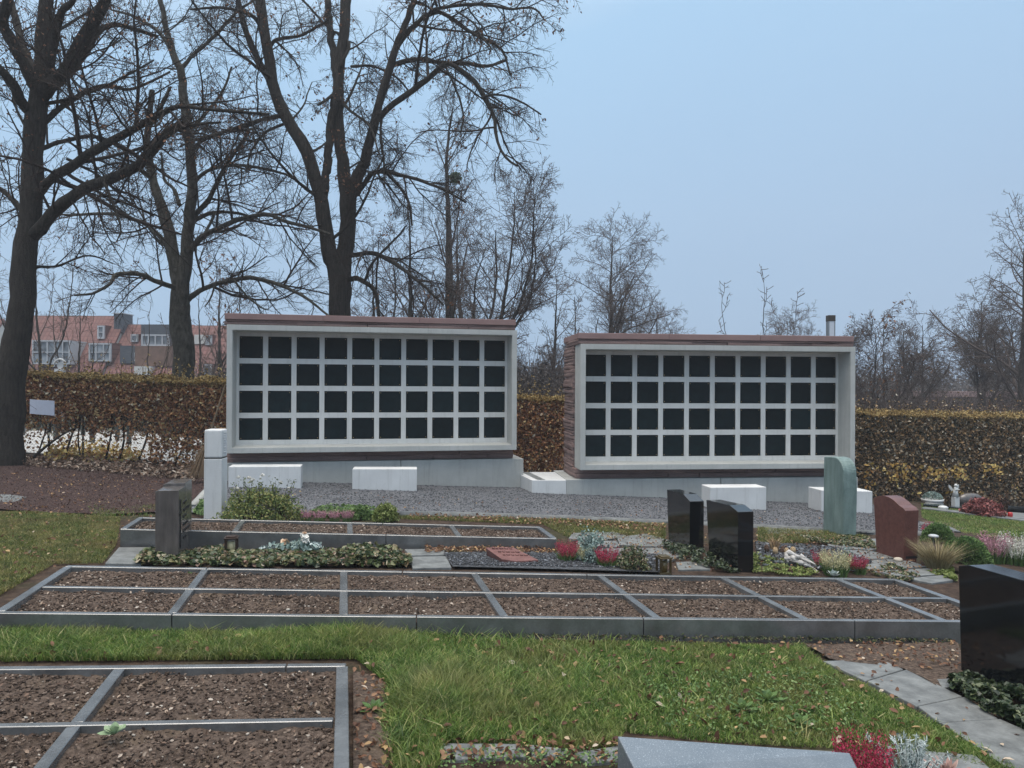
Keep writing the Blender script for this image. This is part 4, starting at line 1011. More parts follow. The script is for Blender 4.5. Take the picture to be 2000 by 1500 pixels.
# ------------------------------------------------------------------ row of houses far left
def tile(nt, b):
    v = coords(nt); wv = node(nt, 'ShaderNodeTexBrick'); wv.inputs['Scale'].default_value = 1; wv.offset = 0
    wv.inputs['Brick Width'].default_value = .24; wv.inputs['Row Height'].default_value = .30; wv.inputs['Mortar Size'].default_value = .03
    wv.inputs['Color1'].default_value = (.185,.082,.07,1); wv.inputs['Color2'].default_value = (.145,.07,.06,1); wv.inputs['Mortar'].default_value = (.11,.04,.035,1)
    mp = nt.nodes.new('ShaderNodeSeparateXYZ'); nt.links.new(v, mp.inputs[0]); cb = nt.nodes.new('ShaderNodeCombineXYZ')
    nt.links.new(mp.outputs[0], cb.inputs[0]); nt.links.new(mp.outputs[2], cb.inputs[1]); nt.links.new(cb.outputs[0], wv.inputs[0])
    n = noise_(nt, v, .8); nt.links.new(mix(nt, wv.outputs[0], ramp(nt, n, [(.3,(.75,.75,.75)),(.7,(1.15,1.15,1.15))]), 1.0, 'MULTIPLY'), b.inputs['Base Color']); b.inputs['Roughness'].default_value = .8
m_tile = M('clay roof tiles', tile)
m_slate = stone('slate cladding', (.045,.055,.07), (.075,.085,.10), 3, 30, .6, .2, (1,1,8))
m_frame = plain('white window frame', (.46,.48,.50), .5)
def glass(nt, b):
    v = coords(nt); n = noise_(nt, v, 1.1, 2)
    nt.links.new(ramp(nt, n, [(.35,(.05,.06,.07)),(.65,(.32,.35,.38))]), b.inputs['Base Color']); b.inputs['Roughness'].default_value = .12
m_glass = M('window glass', glass)
m_wall = stone('pale render', (.50,.49,.46), (.60,.59,.56), 2, 40, .9, .1)
m_wood = stone('brown cladding', (.12,.07,.05), (.20,.12,.09), 3, 30, .9, .1)
YH = 46.0
def house(label, x0, x1, ytop, yeave, dY=3.6, right_step=0):
    root = empty('terraced_house', (U(x0,760,YH)[0], YH, -1.5)); tag(root, label, 'house', 'terraced houses behind the hedge')
    A, B = U(x0,yeave,YH), U(x1,yeave,YH); Ta, Tb = U(x0,ytop,YH+dY), U(x1,ytop,YH+dY)
    A[0] = Ta[0]; B[0] = Tb[0]; root.location.x = Ta[0]
    poly = [A-[0,.3,0], Ta, Ta-[0,0,.2], A-[0,.3,.2]]
    prism('roof', [tuple(x) for x in loc(poly, root)], (B[0]-A[0],0,0), m_tile, root)
    zr = Ta[2]; zl = A[2]
    prism('wall', [tuple(x) for x in loc([[A[0]+.05,YH+.1,-3],[A[0]+.05,YH+.1,zl-.1],[A[0]+.05,YH+dY,zr-.25],[A[0]+.05,YH+2*dY,zl-.1],[A[0]+.05,YH+2*dY,-3]], root)], (B[0]-A[0]-.1,0,0), m_wall, root)
    prism('roof', [tuple(x) for x in loc([Tb+[0,.005,0], [B[0],YH+2*dY+.3,zl], [B[0],YH+2*dY+.3,zl-.2], Tb+[0,.005,-.2]], root)], (A[0]-B[0],0,0), m_tile, root)
    def at(px, py):              # point on the front roof slope along a line of sight
        a, b = ray(px, py); n = np.cross(Ta-A, [1,0,0]); t = np.dot(n, A-np.array([0,0,H]))/np.dot(n, [a,1,b]); return np.array([a*t, t, H+b*t])
    return root, at
def win(root, at, x0, y0, x1, y1, cols=2, rows=1, name='window', depth=.25, head=0):
    a, b = at(x0, y1), at(x1, y1); z1 = at(x0, y0)[2]; yf = a[1]-depth
    X0, X1, Z0, Z1 = a[0], b[0], a[2], z1
    L0 = loc([[X0,yf,Z0],[X1,yf,Z1]], root); X0,_,Z0 = L0[0]; X1,_,Z1 = L0[1]; yl = L0[0][1]
    bm = bmesh.new(); f = .09
    back0 = at(x0, y0)[1]-root.location.y+.1; back = yl+.155 if name == 'window' else back0
    for (xa,xb,za,zb) in ((X0,X1,Z1-f,Z1),(X0,X1,Z0,Z0+f),(X0,X0+f,Z0+f,Z1-f),(X1-f,X1,Z0+f,Z1-f)): box_bm(bm, xa,xb,yl,back,za,zb)
    for i in range(1,cols): xx = X0+(X1-X0)*i/cols; box_bm(bm, xx-.035,xx+.035,yl+.005,yl+.08,Z0+f,Z1-f)
    for i in range(1,rows): zz = Z0+(Z1-Z0)*i/rows; box_bm(bm, X0+f,X1-f,yl+.008,yl+.075,zz-.03,zz+.03)
    wf = from_bm(name, bm, m_frame, root)
    box('pane', X0+f,X1-f,yl+.09,yl+.12,Z0+f,Z1-f, m_glass, wf)
    if name == 'window': box('dormer', X0-.03, X1+.03, yl+.16, back0, Z0-.05, Z1+.04, m_tile, root)
    return wf
hr, at = house('long red roofed house with a grey chimney and white framed windows, leftmost in the row', 58, 248, 617, 760)
win(hr, at, 194, 638, 207, 662, 1, 2); win(hr, at, 178, 672, 221, 706, 3, 2, depth=.3)
win(hr, at, 80, 668, 153, 712, 5, 2, 'conservatory', .9)
cA = at(224, 641); cA2 = at(241, 641); zt_ = U(224, 613, cA[1])[2]; l_ = loc([cA, cA2, [0,0,zt_]], hr)
ch = box('chimney', l_[0][0], l_[1][0], l_[0][1]-.1, l_[0][1]+1.2, l_[0][2]-.3, l_[2][2], m_slate, hr); box('chimney_cap', l_[0][0]-.06, l_[1][0]+.06, l_[0][1]-.16, l_[0][1]+1.26, l_[2][2], l_[2][2]+.06, m_frame, ch)
hr, at = house('red roofed house with dark slate dormers, middle of the row', 248.4, 380, 634, 770)
win(hr, at, 259, 654, 272, 668, 1, 1)
def dorm(root, at, x0, y0, x1, y1, d=.6, m=None, name='dormer'):
    a, b = at(x0, y1), at(x1, y1); z1 = at(x0, y0)[2]; L0 = loc([[a[0],a[1]-d,a[2]],[b[0],b[1],z1]], root)
    return box(name, L0[0][0], L0[1][0], L0[0][1], at(x0,y0)[1]-root.location.y+.3, L0[0][2], L0[1][2], m or m_slate, root)
dorm(hr, at, 279, 637, 336, 676, .25); 
def winf(root, at, x0,y0,x1,y1, d, cols=2):
    return win(root, at, x0,y0,x1,y1, cols, 1, depth=d)
winf(hr, at, 281, 655, 335, 676, .35, 4); dorm(hr, at, 239, 677, 268, 710, .3); dorm(hr, at, 268.5, 678, 340, 715, .32, m_wood); winf(hr, at, 269, 690, 308, 706, .45, 3)
dorm(hr, at, 268, 716, 300, 732, .4, m_wall, 'balcony_wall')
hr, at = house('red roofed house with a square white window, right of the mottled trunk', 380.4, 470, 636, 770)
win(hr, at, 404, 656, 416, 674, 1, 1); winf(hr, at, 402, 712, 418, 732, .4, 1); dorm(hr, at, 382, 655, 402, 672, .2, m_wall, 'dormer')
hr, at = house('orange roofed house end glimpsed left of the big trunk', -60, 8, 622, 760)
# low building at the far right
c0 = U(1905,790,55); root = empty('low_building', (c0[0],c0[1],-1.5)); tag(root, 'low long building with a flat brown roof far behind the right trees', 'building')
l_ = loc([U(1830,790,55), U(1990,765,55)], root)
box('wall', l_[0][0], l_[1][0], 0, 6, -1, l_[1][2]-.4, m_wood, root); box('roof', l_[0][0]-.3, l_[1][0]+.3, -.3, 6.3, l_[1][2]-.398, l_[1][2], m_sandcap, root)
# ------------------------------------------------------------------ grass
def grassmat(name, stops, dull):
    def f(nt, b):
        g = node(nt, 'ShaderNodeNewGeometry'); c = ramp(nt, g.outputs['Random Per Island'], stops)
        v = coords(nt); n = noise_(nt, v, 1.7, 4, .6); n2 = noise_(nt, v, 7, 3, .6)
        c = mix(nt, c, dull, ramp(nt, n, [(.46,(0,0,0)),(.62,(.55,.55,.55))])); c = mix(nt, c, ramp(nt, n2, [(.3,(.6,.68,.6)),(.7,(1.3,1.22,1.1))]), 1.0, 'MULTIPLY')
        nt.links.new(c, b.inputs['Base Color']); b.inputs['Roughness'].default_value = .5; b.inputs['Specular IOR Level'].default_value = .35
        t = node(nt, 'ShaderNodeBsdfTranslucent'); ms = node(nt, 'ShaderNodeMixShader'); ms.inputs[0].default_value = .35
        nt.links.new(c, t.inputs[0]); nt.links.new(b.outputs[0], ms.inputs[1]); nt.links.new(t.outputs[0], ms.inputs[2])
        nt.links.new(ms.outputs[0], nt.nodes['Material Output'].inputs[0])
    return M(name, f)
m_grass = grassmat('grass blades', [(0,(.045,.09,.02)),(.4,(.11,.195,.042)),(.75,(.20,.30,.075)),(.9,(.36,.38,.15)),(1,(.52,.46,.25))], (.20,.19,.075))
m_grasso = grassmat('dull grass blades', [(0,(.04,.06,.018)),(.4,(.11,.145,.04)),(.75,(.20,.23,.07)),(.9,(.33,.29,.13)),(1,(.48,.38,.21))], (.24,.19,.09))
def grass(name, label, poly, n, h, w_, mat, seed, thr=-.6, hv=.6, lean=.6, clear=None, hfun=None, ymax=60):
    r = np.random.default_rng(seed); p = scatter(GP(poly, ymax), n, r)
    d = fnoise(p[:,0], p[:,1], 2.6, seed % 9)
    k = d > thr + r.normal(0,.25,len(p)); p = p[k]; d = d[k]
    hh = h*(1+hv*fnoise(p[:,0], p[:,1], 1.7, seed % 5))
    if hfun is not None: hh = hh*hfun(p[:,0], p[:,1])
    hh = np.clip(hh, .021, .4); ok = hh > .018; p = p[ok]; hh = hh[ok]
    V, q = blades(np.c_[p, gz(p[:,0], p[:,1])-.005], hh, w_, lean, r)
    return tag(mesh_np(name, V, q, mat), label, 'grass', kind='stuff')
def px_of(x, y):
    z = gz(x, y); return PX + F*x/y, PY + F*(H-z)/y
def tuft(x, y):
    u, v = px_of(x, y)
    g = lambda cx, cy, sx, sy: np.exp(-((u-cx)/sx)**2-((v-cy)/sy)**2)
    return .55 + 1.5*g(860,1370,120,75) + 1.5*g(680,1245,240,40)+ 1.5*g(250,1260,300,40) + .5*g(1080,1350,170,70) + .9*g(830,1480,90,60) - .2*g(1500,1300,300,100)
fore = [(-30,1236),(500,1240),(1570,1262),(1605,1300),(1690,1340),(1790,1392),(1850,1430),(2010,1520),(1740,1470),(1400,1452),(1220,1432),(1195,1462),(1120,1468),(870,1456),(850,1520),(760,1520),(745,1420),(760,1340),(695,1288),(-30,1294)]
grass('lawn_grass', 'green grass between the two lower urn beds, tall and tufted in places', fore, 150000, .038, .0050, m_grass, 1, -1.05, .6, .85, hfun=tuft)
grass('tall_grass', 'scattered longer pale blades standing out of the foreground lawn', fore, 9000, .085, .0062, m_grass, 8, -.2, .4, 1.0, hfun=lambda x, y: .35+.45*tuft(x, y))
grass('lawn_grass', 'trodden grass left of the middle urn bed', [(-60,1000),(60,1000),(150,1006),(235,1012),(226,1068),(200,1100),(105,1103),(-5,1166),(-60,1166)], 60000, .03, .006, m_grasso, 2, -.75, .5, .8)
grass('lawn_grass', 'short lawn at the far right beside the distant graves', [(1800,985),(1880,990),(2080,1020),(2080,1062),(1960,1060),(1860,1040),(1800,1010)], 34000, .035, .009, m_grass, 3, -.9, .3, .7)
grass('lawn_grass', 'thin grass strip between the gravel kerb and the small urn bed', [(780,1008),(1100,1014),(1300,1024),(1300,1056),(1110,1050),(1060,1024),(780,1014)], 22000, .035, .006, m_grasso, 4, -.8, .4, .8)
grass('lawn_grass', 'patchy grass behind the paired black headstones', [(1480,1032),(1620,1040),(1700,1050),(1600,1060),(1480,1062)], 9000, .04, .006, m_grasso, 5, -.5, .4, .8)
grass('lawn_grass', 'sparse grass sprouting in the mulch at the left', [(170,985),(260,975),(330,985),(300,1008),(180,1010)], 2500, .04, .007, m_grass, 6, -.1, .4, .8)
grass('lawn_grass', 'fringe of grass along the stone path at the lower right', [(1560,1262),(1600,1296),(1680,1345),(1780,1400),(1990,1520),(1900,1480),(1700,1400),(1540,1300)], 12000, .035, .0045, m_grass, 7, -.9, .4, .8)
m_weed = island('weed leaves', [(0,(.04,.08,.025)),(.5,(.10,.18,.05)),(1,(.22,.30,.12))], .5, .25)
litter_at('ground_weeds', 'broad leaved weeds and clover in the lawn near the bottom right', [(1250,1330),(1600,1310),(1700,1380),(1650,1450),(1300,1430)], 1100, .020, m_weed, .012, 91, cat='weeds', up=.5)
m_fall = island('fallen leaves', [(0,(.07,.032,.022)),(.4,(.16,.075,.042)),(.7,(.28,.16,.09)),(.9,(.42,.28,.13)),(1,(.52,.44,.36))], .6, .2)
litter_at('fallen_leaves', 'brown and yellow leaves lying in the foreground grass', fore, 480, .042, m_fall, .012, 92)
litter_at('fallen_leaves', 'brown leaves in the left lawn and mulch', [(0,925),(330,935),(330,1000),(200,1080),(0,1150)], 620, .04, m_fall, .008, 93)
litter_at('fallen_leaves', 'fallen leaves banked along the gravel kerb', [(800,1006),(1000,1012),(1300,1026),(1300,1040),(1080,1028),(800,1014)], 850, .036, m_fall, .012, 94)
litter_at('fallen_leaves', 'leaves scattered over the slabs around the headstones', [(1095,1045),(1600,1040),(1700,1060),(1860,1125),(1300,1115),(1100,1080)], 1700, .03, m_fall, .008, 95)
litter_at('fallen_leaves', 'leaf scraps on bare soil right of the nearest urn bed', [(692,1310),(755,1340),(760,1420),(770,1520),(690,1520)], 130, .035, m_fall, .01, 96)
litter_at('fallen_leaves', 'leaves and scraps on the bare earth beside the big black headstone', [(1575,1262),(1865,1255),(1880,1320),(1760,1310),(1610,1292)], 240, .03, m_fall, .01, 97)
litter_at('fallen_leaves', 'scraps of leaf on the grey gravel court', [(500,960),(1700,1000),(1700,1030),(500,1000)], 260, .035, m_fall, .004, 98)
litter_at('fallen_leaves', 'leaf scraps in front of the small urn bed', [(830,1072),(1090,1075),(1090,1085),(830,1082)], 800, .035, m_fall, .012, 99)
sheet('soil_patch', GP([(1572,1264),(1870,1258),(1900,1345),(1830,1345),(1765,1308),(1620,1292)]), m_soil, .012, .1, bump=.012)
sheet('soil_patch', GP([(690,1312),(750,1338),(755,1420),(780,1540),(690,1540)]), m_soil, .012, .1, bump=.012)

# ------------------------------------------------------------------ planting
m_ivy = island('ivy leaves', [(0,(.015,.028,.012)),(.35,(.05,.08,.03)),(.6,(.12,.15,.06)),(.8,(.24,.20,.10)),(.92,(.24,.14,.11)),(1,(.48,.44,.32))], .4, .15, .5)
m_ivydark = island('dark ivy leaves', [(0,(.010,.018,.010)),(.5,(.03,.05,.022)),(.9,(.075,.10,.045)),(1,(.16,.18,.09))], .4, .1, .5)
def patch(name, label, poly, n, size, mat, hgt, seed, cat='ground cover', kind='stuff', noise_s=5, up=.3):
    r = np.random.default_rng(seed); p = scatter(GP(poly), n, r)
    p = p[fnoise(p[:,0], p[:,1], 11, 5) > -.28 + r.normal(0,.12,len(p))]; n = len(p)
    hh = hgt*(.55+.45*fnoise(p[:,0], p[:,1], noise_s)); hh = np.clip(hh, .01, 1)
    z = gz(p[:,0], p[:,1])+hh*r.uniform(.35,1.05,n); V, q = leaves(np.c_[p,z], size, up=up, aspect=.8, r=r)
    return tag(mesh_np(name, V, q, mat), label, cat, kind=kind)
patch('ivy', 'mottled ivy covering the grave in front of the brown headstone', [(262,1104),(285,1082),(380,1080),(440,1078),(520,1086),(640,1082),(700,1080),(800,1092),(802,1110),(500,1108)], 7000, .058, m_ivy, .07, 101)
patch('ivy', 'mound of brownish ivy right of the white rose bowl', [(655,1106),(680,1084),(770,1082),(800,1096),(800,1108)], 4500, .05, m_ivy, .17, 102, noise_s=3)
patch('ivy', 'dark ivy spreading below the big black headstone at the right edge', [(1850,1350),(1880,1325),(2060,1395),(2080,1480),(1990,1425),(1930,1400)], 9000, .04, m_ivydark, .13, 103)
patch('creeper', 'green creeping plants in front of the farther black headstone', [(1290,1070),(1345,1075),(1400,1095),(1445,1122),(1400,1118),(1330,1098)], 2300, .030, m_ivydark, .10, 104)
m_lime = island('yellow green leaves', [(0,(.06,.09,.02)),(.5,(.17,.22,.055)),(1,(.34,.37,.14))], .5, .3)
patch('creeper', 'bright yellow green creeping plant right of the near black headstone', [(1470,1090),(1530,1098),(1600,1122),(1580,1128),(1470,1120)], 1900, .028, m_lime, .08, 105)
patch('creeper', 'dull green plants between the bench and the brown headstone', [(378,1005),(392,985),(408,990),(404,1012)], 900, .04, m_weed, .14, 106)
patch('creeper', 'mixed low green plants behind the small urn bed', [(600,1012),(620,995),(690,990),(760,1000),(775,1014)], 5200, .03, m_weed, .10, 107)
patch('creeper', 'brown and green scraps around the foot of the green stele', [(1560,1048),(1700,1052),(1712,1075),(1640,1068),(1580,1060)], 3200, .03, m_ivy, .05, 108)
patch('creeper', 'dry groundcover beside the slabs below the red headstone', [(1690,1118),(1740,1105),(1800,1130),(1760,1140)], 2200, .025, m_ivy, .05, 109)
sheet('black_gravel', GP([(866,1083),(1000,1079),(1290,1086),(1300,1112),(1292,1122),(884,1111)]), m_blackgrav, .02, .1)
P_ = GP([(870,1085),(1290,1088),(1295,1116),(886,1108)]); p = scatter(P_, 5200); V, q = lumps(np.c_[p, gz(p[:,0],p[:,1])+.024], .020)
m_bchip = island('black chippings', [(0,(.006,.007,.009)),(.6,(.025,.027,.033)),(.9,(.09,.10,.12)),(1,(.28,.30,.33))], .35, spec=.6)
tag(mesh_np('gravel', V, q, m_bchip), 'shiny black chippings around the reclining red stone', 'gravel', kind='stuff')
p = scatter(GP([(1475,1062),(1640,1072),(1700,1100),(1680,1122),(1560,1112),(1480,1092)]), 2600); V, q = lumps(np.c_[p, gz(p[:,0],p[:,1])+.02], .03)
tag(mesh_np('gravel', V, q, m_bchip), 'dark pebbles heaped right of the near black headstone', 'gravel', kind='stuff')

def mat_pair(n, a, b, **k): return island(n, [(0,a),(1,b)], **k)
m_cream = mat_pair('cream heather bloom', (.30,.27,.14), (.62,.58,.36), rough_=.7)
m_crim = mat_pair('crimson heather bloom', (.17,.010,.03), (.48,.045,.10), rough_=.6)
m_pink = mat_pair('pink heather bloom', (.26,.10,.14), (.55,.30,.36), rough_=.7)
m_wht = mat_pair('white heather bloom', (.40,.40,.34), (.74,.72,.66), rough_=.7)
m_silver = mat_pair('silver leaves', (.30,.36,.35), (.60,.66,.64), rough_=.8)
m_silverg = mat_pair('grey green leaves', (.12,.18,.16), (.32,.40,.37), rough_=.8)
m_petal = mat_pair('white petals', (.62,.60,.55), (.82,.80,.75), rough_=.6)
m_peach = mat_pair('peach petals', (.55,.33,.20), (.78,.62,.45), rough_=.6)
m_conif = mat_pair('conifer green', (.04,.09,.028), (.18,.28,.09), rough_=.7)
m_dry = mat_pair('dry straw leaves', (.17,.13,.06), (.40,.34,.20), rough_=.8)
m_straw2 = mat_pair('dried flower', (.26,.17,.09), (.50,.38,.24), rough_=.8)
def px2m(px, p): return px*p[1]/F
def heather(name, label, px, py, w_, h_, bloom, n=260, seed=1, group=None, green=m_conif, cat='heather', spread=.9):
    r = np.random.default_rng(seed); p = G(px, py); R_ = px2m(w_, p)/2; Hh = px2m(h_, p)
    root = empty(name, p); tag(root, label, cat, group)
    a = r.uniform(0, 2*np.pi, n); rad = R_*np.sqrt(r.uniform(0,1,n))*.75; b = np.c_[np.cos(a)*rad, np.sin(a)*rad, np.zeros(n)-.02]
    hh = Hh*(1-.35*(rad/R_)**2)*r.uniform(.75,1.1,n)
    V, q = blades(b, hh*.75, R_*.05+.003, spread*.5, r, a); mesh_np('foliage', V, q, green, root)
    pts = []
    for k in range(9):
        t = .42+.58*k/8; L = hh*t; out = spread*.35*hh*(t**2)
        pts.append(np.c_[b[:,0]+np.cos(a)*out, b[:,1]+np.sin(a)*out, L]+r.normal(0,.0025,(n,3)))
    V, q = leaves(np.concatenate(pts), max(.009, R_*.085), bias=(0,0,1.2), r=r, aspect=.6); mesh_np('blossom', V, q, bloom, root)
    return root
def rosette(name, label, px, py, w_, h_, mat, n=26, seed=1, group=None, cat='plant', droop=.3, wid=.3, loc3=None):
    r = np.random.default_rng(seed); p = G(px, py); R_ = px2m(w_, p)/2; Hh = px2m(h_, p)
    V, Q, o = [], [], 0
    for i in range(n):
        a = i*2.39996+r.normal(0,.15); f = (i+.5)/n; L = R_*(.5+.6*f); el = 1.25*(1-f)+.25
        D = np.array([math.cos(a), math.sin(a), 0]); W = np.array([-math.sin(a), math.cos(a), 0]); ww = R_*wid*(.7+.5*f)*.5
        row = []
        for t, wf in ((0,.25),(.35,.8),(.7,1),(1,.12)):
            c = D*L*t*math.cos(el) + np.array([0,0,1])*(L*t*math.sin(el)*Hh/R_ - droop*L*t*t*.3) 
            row += [c-W*ww*wf+[0,0,.12*ww], c, c+W*ww*wf+[0,0,.12*ww]]
        V += row
        for k in range(3):
            for s in (0,1): Q.append((o+k*3+s, o+k*3+s+1, o+k*3+s+4, o+k*3+s+3))
        o += 12
    ob = mesh_np(name, np.array(V)+[0,0,.005], np.array(Q), mat, None, True); ob.location = tuple(p)
    return tag(ob, label, cat, group)
def bush(name, label, px, py, w_, h_, mat, n=3000, size=.03, seed=1, cat='shrub', fuzzy=.12, stemm=None, bias=None, ball=False):
    r = np.random.default_rng(seed); p = G(px, py); R_ = px2m(w_, p)/2; Hh = px2m(h_, p)
    root = empty(name, p); tag(root, label, cat)
    d = rand_dirs(n, r); d[:,2] = np.abs(d[:,2]); k = r.uniform(.35,1,n)**.4*(1+fuzzy*fnoise(d[:,0]*4, d[:,1]*4+d[:,2]*5, 1.4, seed % 8))
    P = d*k[:,None]*np.array([R_,R_,Hh]); V, q = leaves(P, size, r=r, bias=bias if bias is None else d*2); mesh_np('foliage', V, q, mat, root)
    m = 26; Ps = np.zeros((m,4,3)); e = P[r.integers(0,n,m)]
    for i in range(4): Ps[:,i] = e*(i/3)*.92*np.array([1,1,1]) + np.array([0,0,-.02])*(i == 0)
    V, q = tubes(Ps, np.tile(np.linspace(.006,.002,4),(m,1)), 4); mesh_np('stems', V, q, m_twig, root)
    return root
def flower_head(parent, c, r0, mat, seed, name='blossom'):
    r = np.random.default_rng(seed); n = 26; P = rand_dirs(n, r); P[:,2] = np.abs(P[:,2])*.8
    V, q = leaves(np.array(c)+P*r0*.5, r0*1.1, r=r, aspect=1.0, fold=.5); mesh_np(name, V, q, mat, parent)
# rose bush by the pillar
m_rosel = island('rose foliage', [(0,(.04,.07,.025)),(.4,(.12,.17,.05)),(.75,(.26,.28,.09)),(1,(.40,.36,.14))], .5, .25)
p = G(512, 1016); root = bush('rose_bush', 'leggy white flowering rose bush beside the white pillar', 512, 1016, 150, 60, m_rosel, 4200, .034, 111, 'rose bush', .35)
r = np.random.default_rng(12); n = 46; Ps = np.zeros((n,6,3)); a = r.uniform(-1,1,n); 
Ps[:,0] = np.c_[a*.25, r.normal(0,.08,n), 0*a]; D = np.c_[a*.25+r.normal(0,.12,n), r.normal(0,.15,n), np.ones(n)]; L = r.uniform(.2,.5,n)
for i in range(1,6): D[:,:2] += r.normal(0,.08,(n,2)); Ps[:,i] = Ps[:,i-1]+D*(L/5)[:,None]
V, q = tubes(Ps, np.tile(np.linspace(.004,.0018,6),(n,1)), 4); mesh_np('canes', V, q, m_twig, root)
V, q = leaves(np.repeat(Ps[:,2:].reshape(-1,3), 4, 0)+r.normal(0,.022,(n*16,3)), .028, r=r); mesh_np('cane_leaves', V, q, island('rose leaves', [(0,(.04,.06,.02)),(.6,(.12,.16,.05)),(1,(.30,.30,.10))], .5, .3), root)
for i, (x, y) in enumerate([(466,933),(486,934),(512,929),(490,942),(494,938),(548,943),(512,967),(466,975),(454,982),(450,1006),(463,955),(565,955)]):
    c = U(x, y, p[1])-p; flower_head(root, c, .028, m_petal, 200+i)
g_ = 'row of pink heathers behind the small urn bed'
for i, (x, w__) in enumerate([(597,24),(624,27),(653,24),(679,24)]):
    heather('heather', ['pink heather next to the yellow pansy, leftmost of the back row','second pink heather from the rose bush','third pink heather from the rose bush','last pink heather of the back row, farthest from the rose bush'][i], x, 1017, w__, 20, m_pink, 120, 120+i, g_)
root = empty('pansy', G(583,1016)); tag(root, 'single pale yellow flower at the left end of the pink heathers', 'flower')
V, q = blades(np.c_[rr.normal(0,.02,(20,2)), np.zeros(20)], .07, .01, .6, rr); mesh_np('leaves', V, q, m_weed, root)
for k, dz in enumerate((.12,.09,.07)): flower_head(root, (.01*k-.01, 0, dz), .028, m_cream, 130+k)
bush('shrub', 'yellowish green feathery clump at the end of the plants behind the small urn bed', 752, 1017, 52, 34, m_lime, 1800, .03, 113, 'shrub', .2)
bush('shrub', 'small dark green clump in the middle of the plants behind the small urn bed', 705, 1014, 42, 26, m_weed, 1100, .03, 114, 'shrub', .2)
# bowl arrangement on the ivy
root = empty('flower_arrangement', G(580, 1084)); tag(root, 'arrangement of white and peach roses with silver leaves on the ivy grave', 'flowers')
P0 = np.array(root.location)
V, q = leaves(rr.normal(0,1,(420,3))*[.09,.05,.025]+[0,0,.07], .05, r=rr, bias=(0,0,.5)); mesh_np('greenery', V, q, m_silverg, root)
for i, (x, y, m_, s) in enumerate([(594,1048,m_petal,.045),(597,1056,m_petal,.045),(556,1060,m_peach,.045),(553,1070,m_petal,.035),(595,1043,m_peach,.025)]):
    flower_head(root, U(x, y, P0[1])-P0, s, m_, 140+i, 'rose')
for i, (x, y) in enumerate([(617,1066),(517,1074)]):
    c = U(x, y, P0[1])-P0; d = rand_dirs(60, rr); V, q = leaves(c+d*[.05,.05,.03], .05, r=rr, aspect=.35); mesh_np('silver_leaves', V, q, m_silver, root)
# grave lanterns
m_bronze = plain('dark bronze', (.07,.045,.035), .4, .6); m_bronze2 = plain('aged brass', (.16,.12,.06), .4, .8); m_wax = plain('cream candle glass', (.55,.48,.28), .4)
def lantern(label, px, py, w_, h_, mat, pane, n_side, seed):
    p = G(px, py); s = px2m(w_, p)/2; h = px2m(h_, p); root = empty('grave_lantern', p, .25); tag(root, label, 'lantern')
    box('base', -s,s,-s,s,-.02,h*.12, mat, root, .004)
    for sx in (-1,1):
        for sy in (-1,1): box('corner_post', sx*s*.82-s*.16, sx*s*.82+s*.16, sy*s*.82-s*.16, sy*s*.82+s*.16, h*.12, h*.84, mat, root, .002)
    lathe('candle', [(0,h*.12),(s*.62,h*.12),(s*.62,h*.7),(0,h*.7)], pane, root)
    box('lid', -s*1.08,s*1.08,-s*1.08,s*1.08,h*.842,h*.93, mat, root, .004); box('lid_top', -s*.8,s*.8,-s*.8,s*.8,h*.932,h, mat, root, .008)
lantern('dark bronze grave lantern with a cream candle on the ivy grave', 452, 1085, 24, 38, m_bronze, m_wax, 4, 1)
lantern('small aged brass grave lantern between the black gravel and the near black headstone', 1296, 1121, 24, 36, m_bronze2, plain('amber glass', (.14,.10,.035), .2), 6, 2)
# flowers on the black gravel
heather('heather', 'crimson heather beside the silver leaved plant on the black gravel, left one', 1108, 1098, 40, 40, m_crim, 260, 151)
heather('heather', 'crimson heather on the black gravel, right one, behind the brass lantern', 1185, 1108, 42, 40, m_crim, 260, 152)
heather('heather', 'cream heather tucked between the two crimson heathers', 1143, 1100, 30, 34, m_cream, 200, 153)
rosette('silver_plant', 'silver white leafy rosette in front of the crimson heather on the black gravel', 1134, 1100, 34, 24, m_silver, 26, 154, wid=.4)
rosette('silver_plant', 'small silver rosette at the foot of the right crimson heather', 1206, 1110, 20, 16, m_silver, 18, 155, wid=.5)
bush('silver_plant', 'wiry silver grey plant rising behind the crimson heathers', 1155, 1096, 60, 58, m_silverg, 900, .035, 156, 'plant', .4)
bush('silver_plant', 'grey green cushion between the two crimson heathers', 1153, 1104, 26, 34, m_silverg, 500, .02, 166, 'plant', .2)
bush('shrub', 'loose dull green grassy clump left of the brass lantern', 1235, 1112, 66, 40, m_ivy, 1500, .03, 157, 'shrub', .35)
heather('heather', 'cream heather right of the white driftwood', 1632, 1122, 56, 46, m_cream, 320, 158)
heather('heather', 'small crimson heather close to the slabs below the red headstone', 1675, 1118, 36, 32, m_crim, 220, 159)
heather('heather', 'crimson heather tip half hidden behind the cream heather', 1604, 1110, 30, 34, m_crim, 120, 160)
rosette('silver_plant', 'pale silver rosette in front of the cream heather', 1628, 1128, 32, 22, m_silver, 22, 161, wid=.45)
bush('silver_plant', 'thin silvery sprig behind the cream heather', 1655, 1110, 22, 42, m_silverg, 260, .025, 162, 'plant', .4)
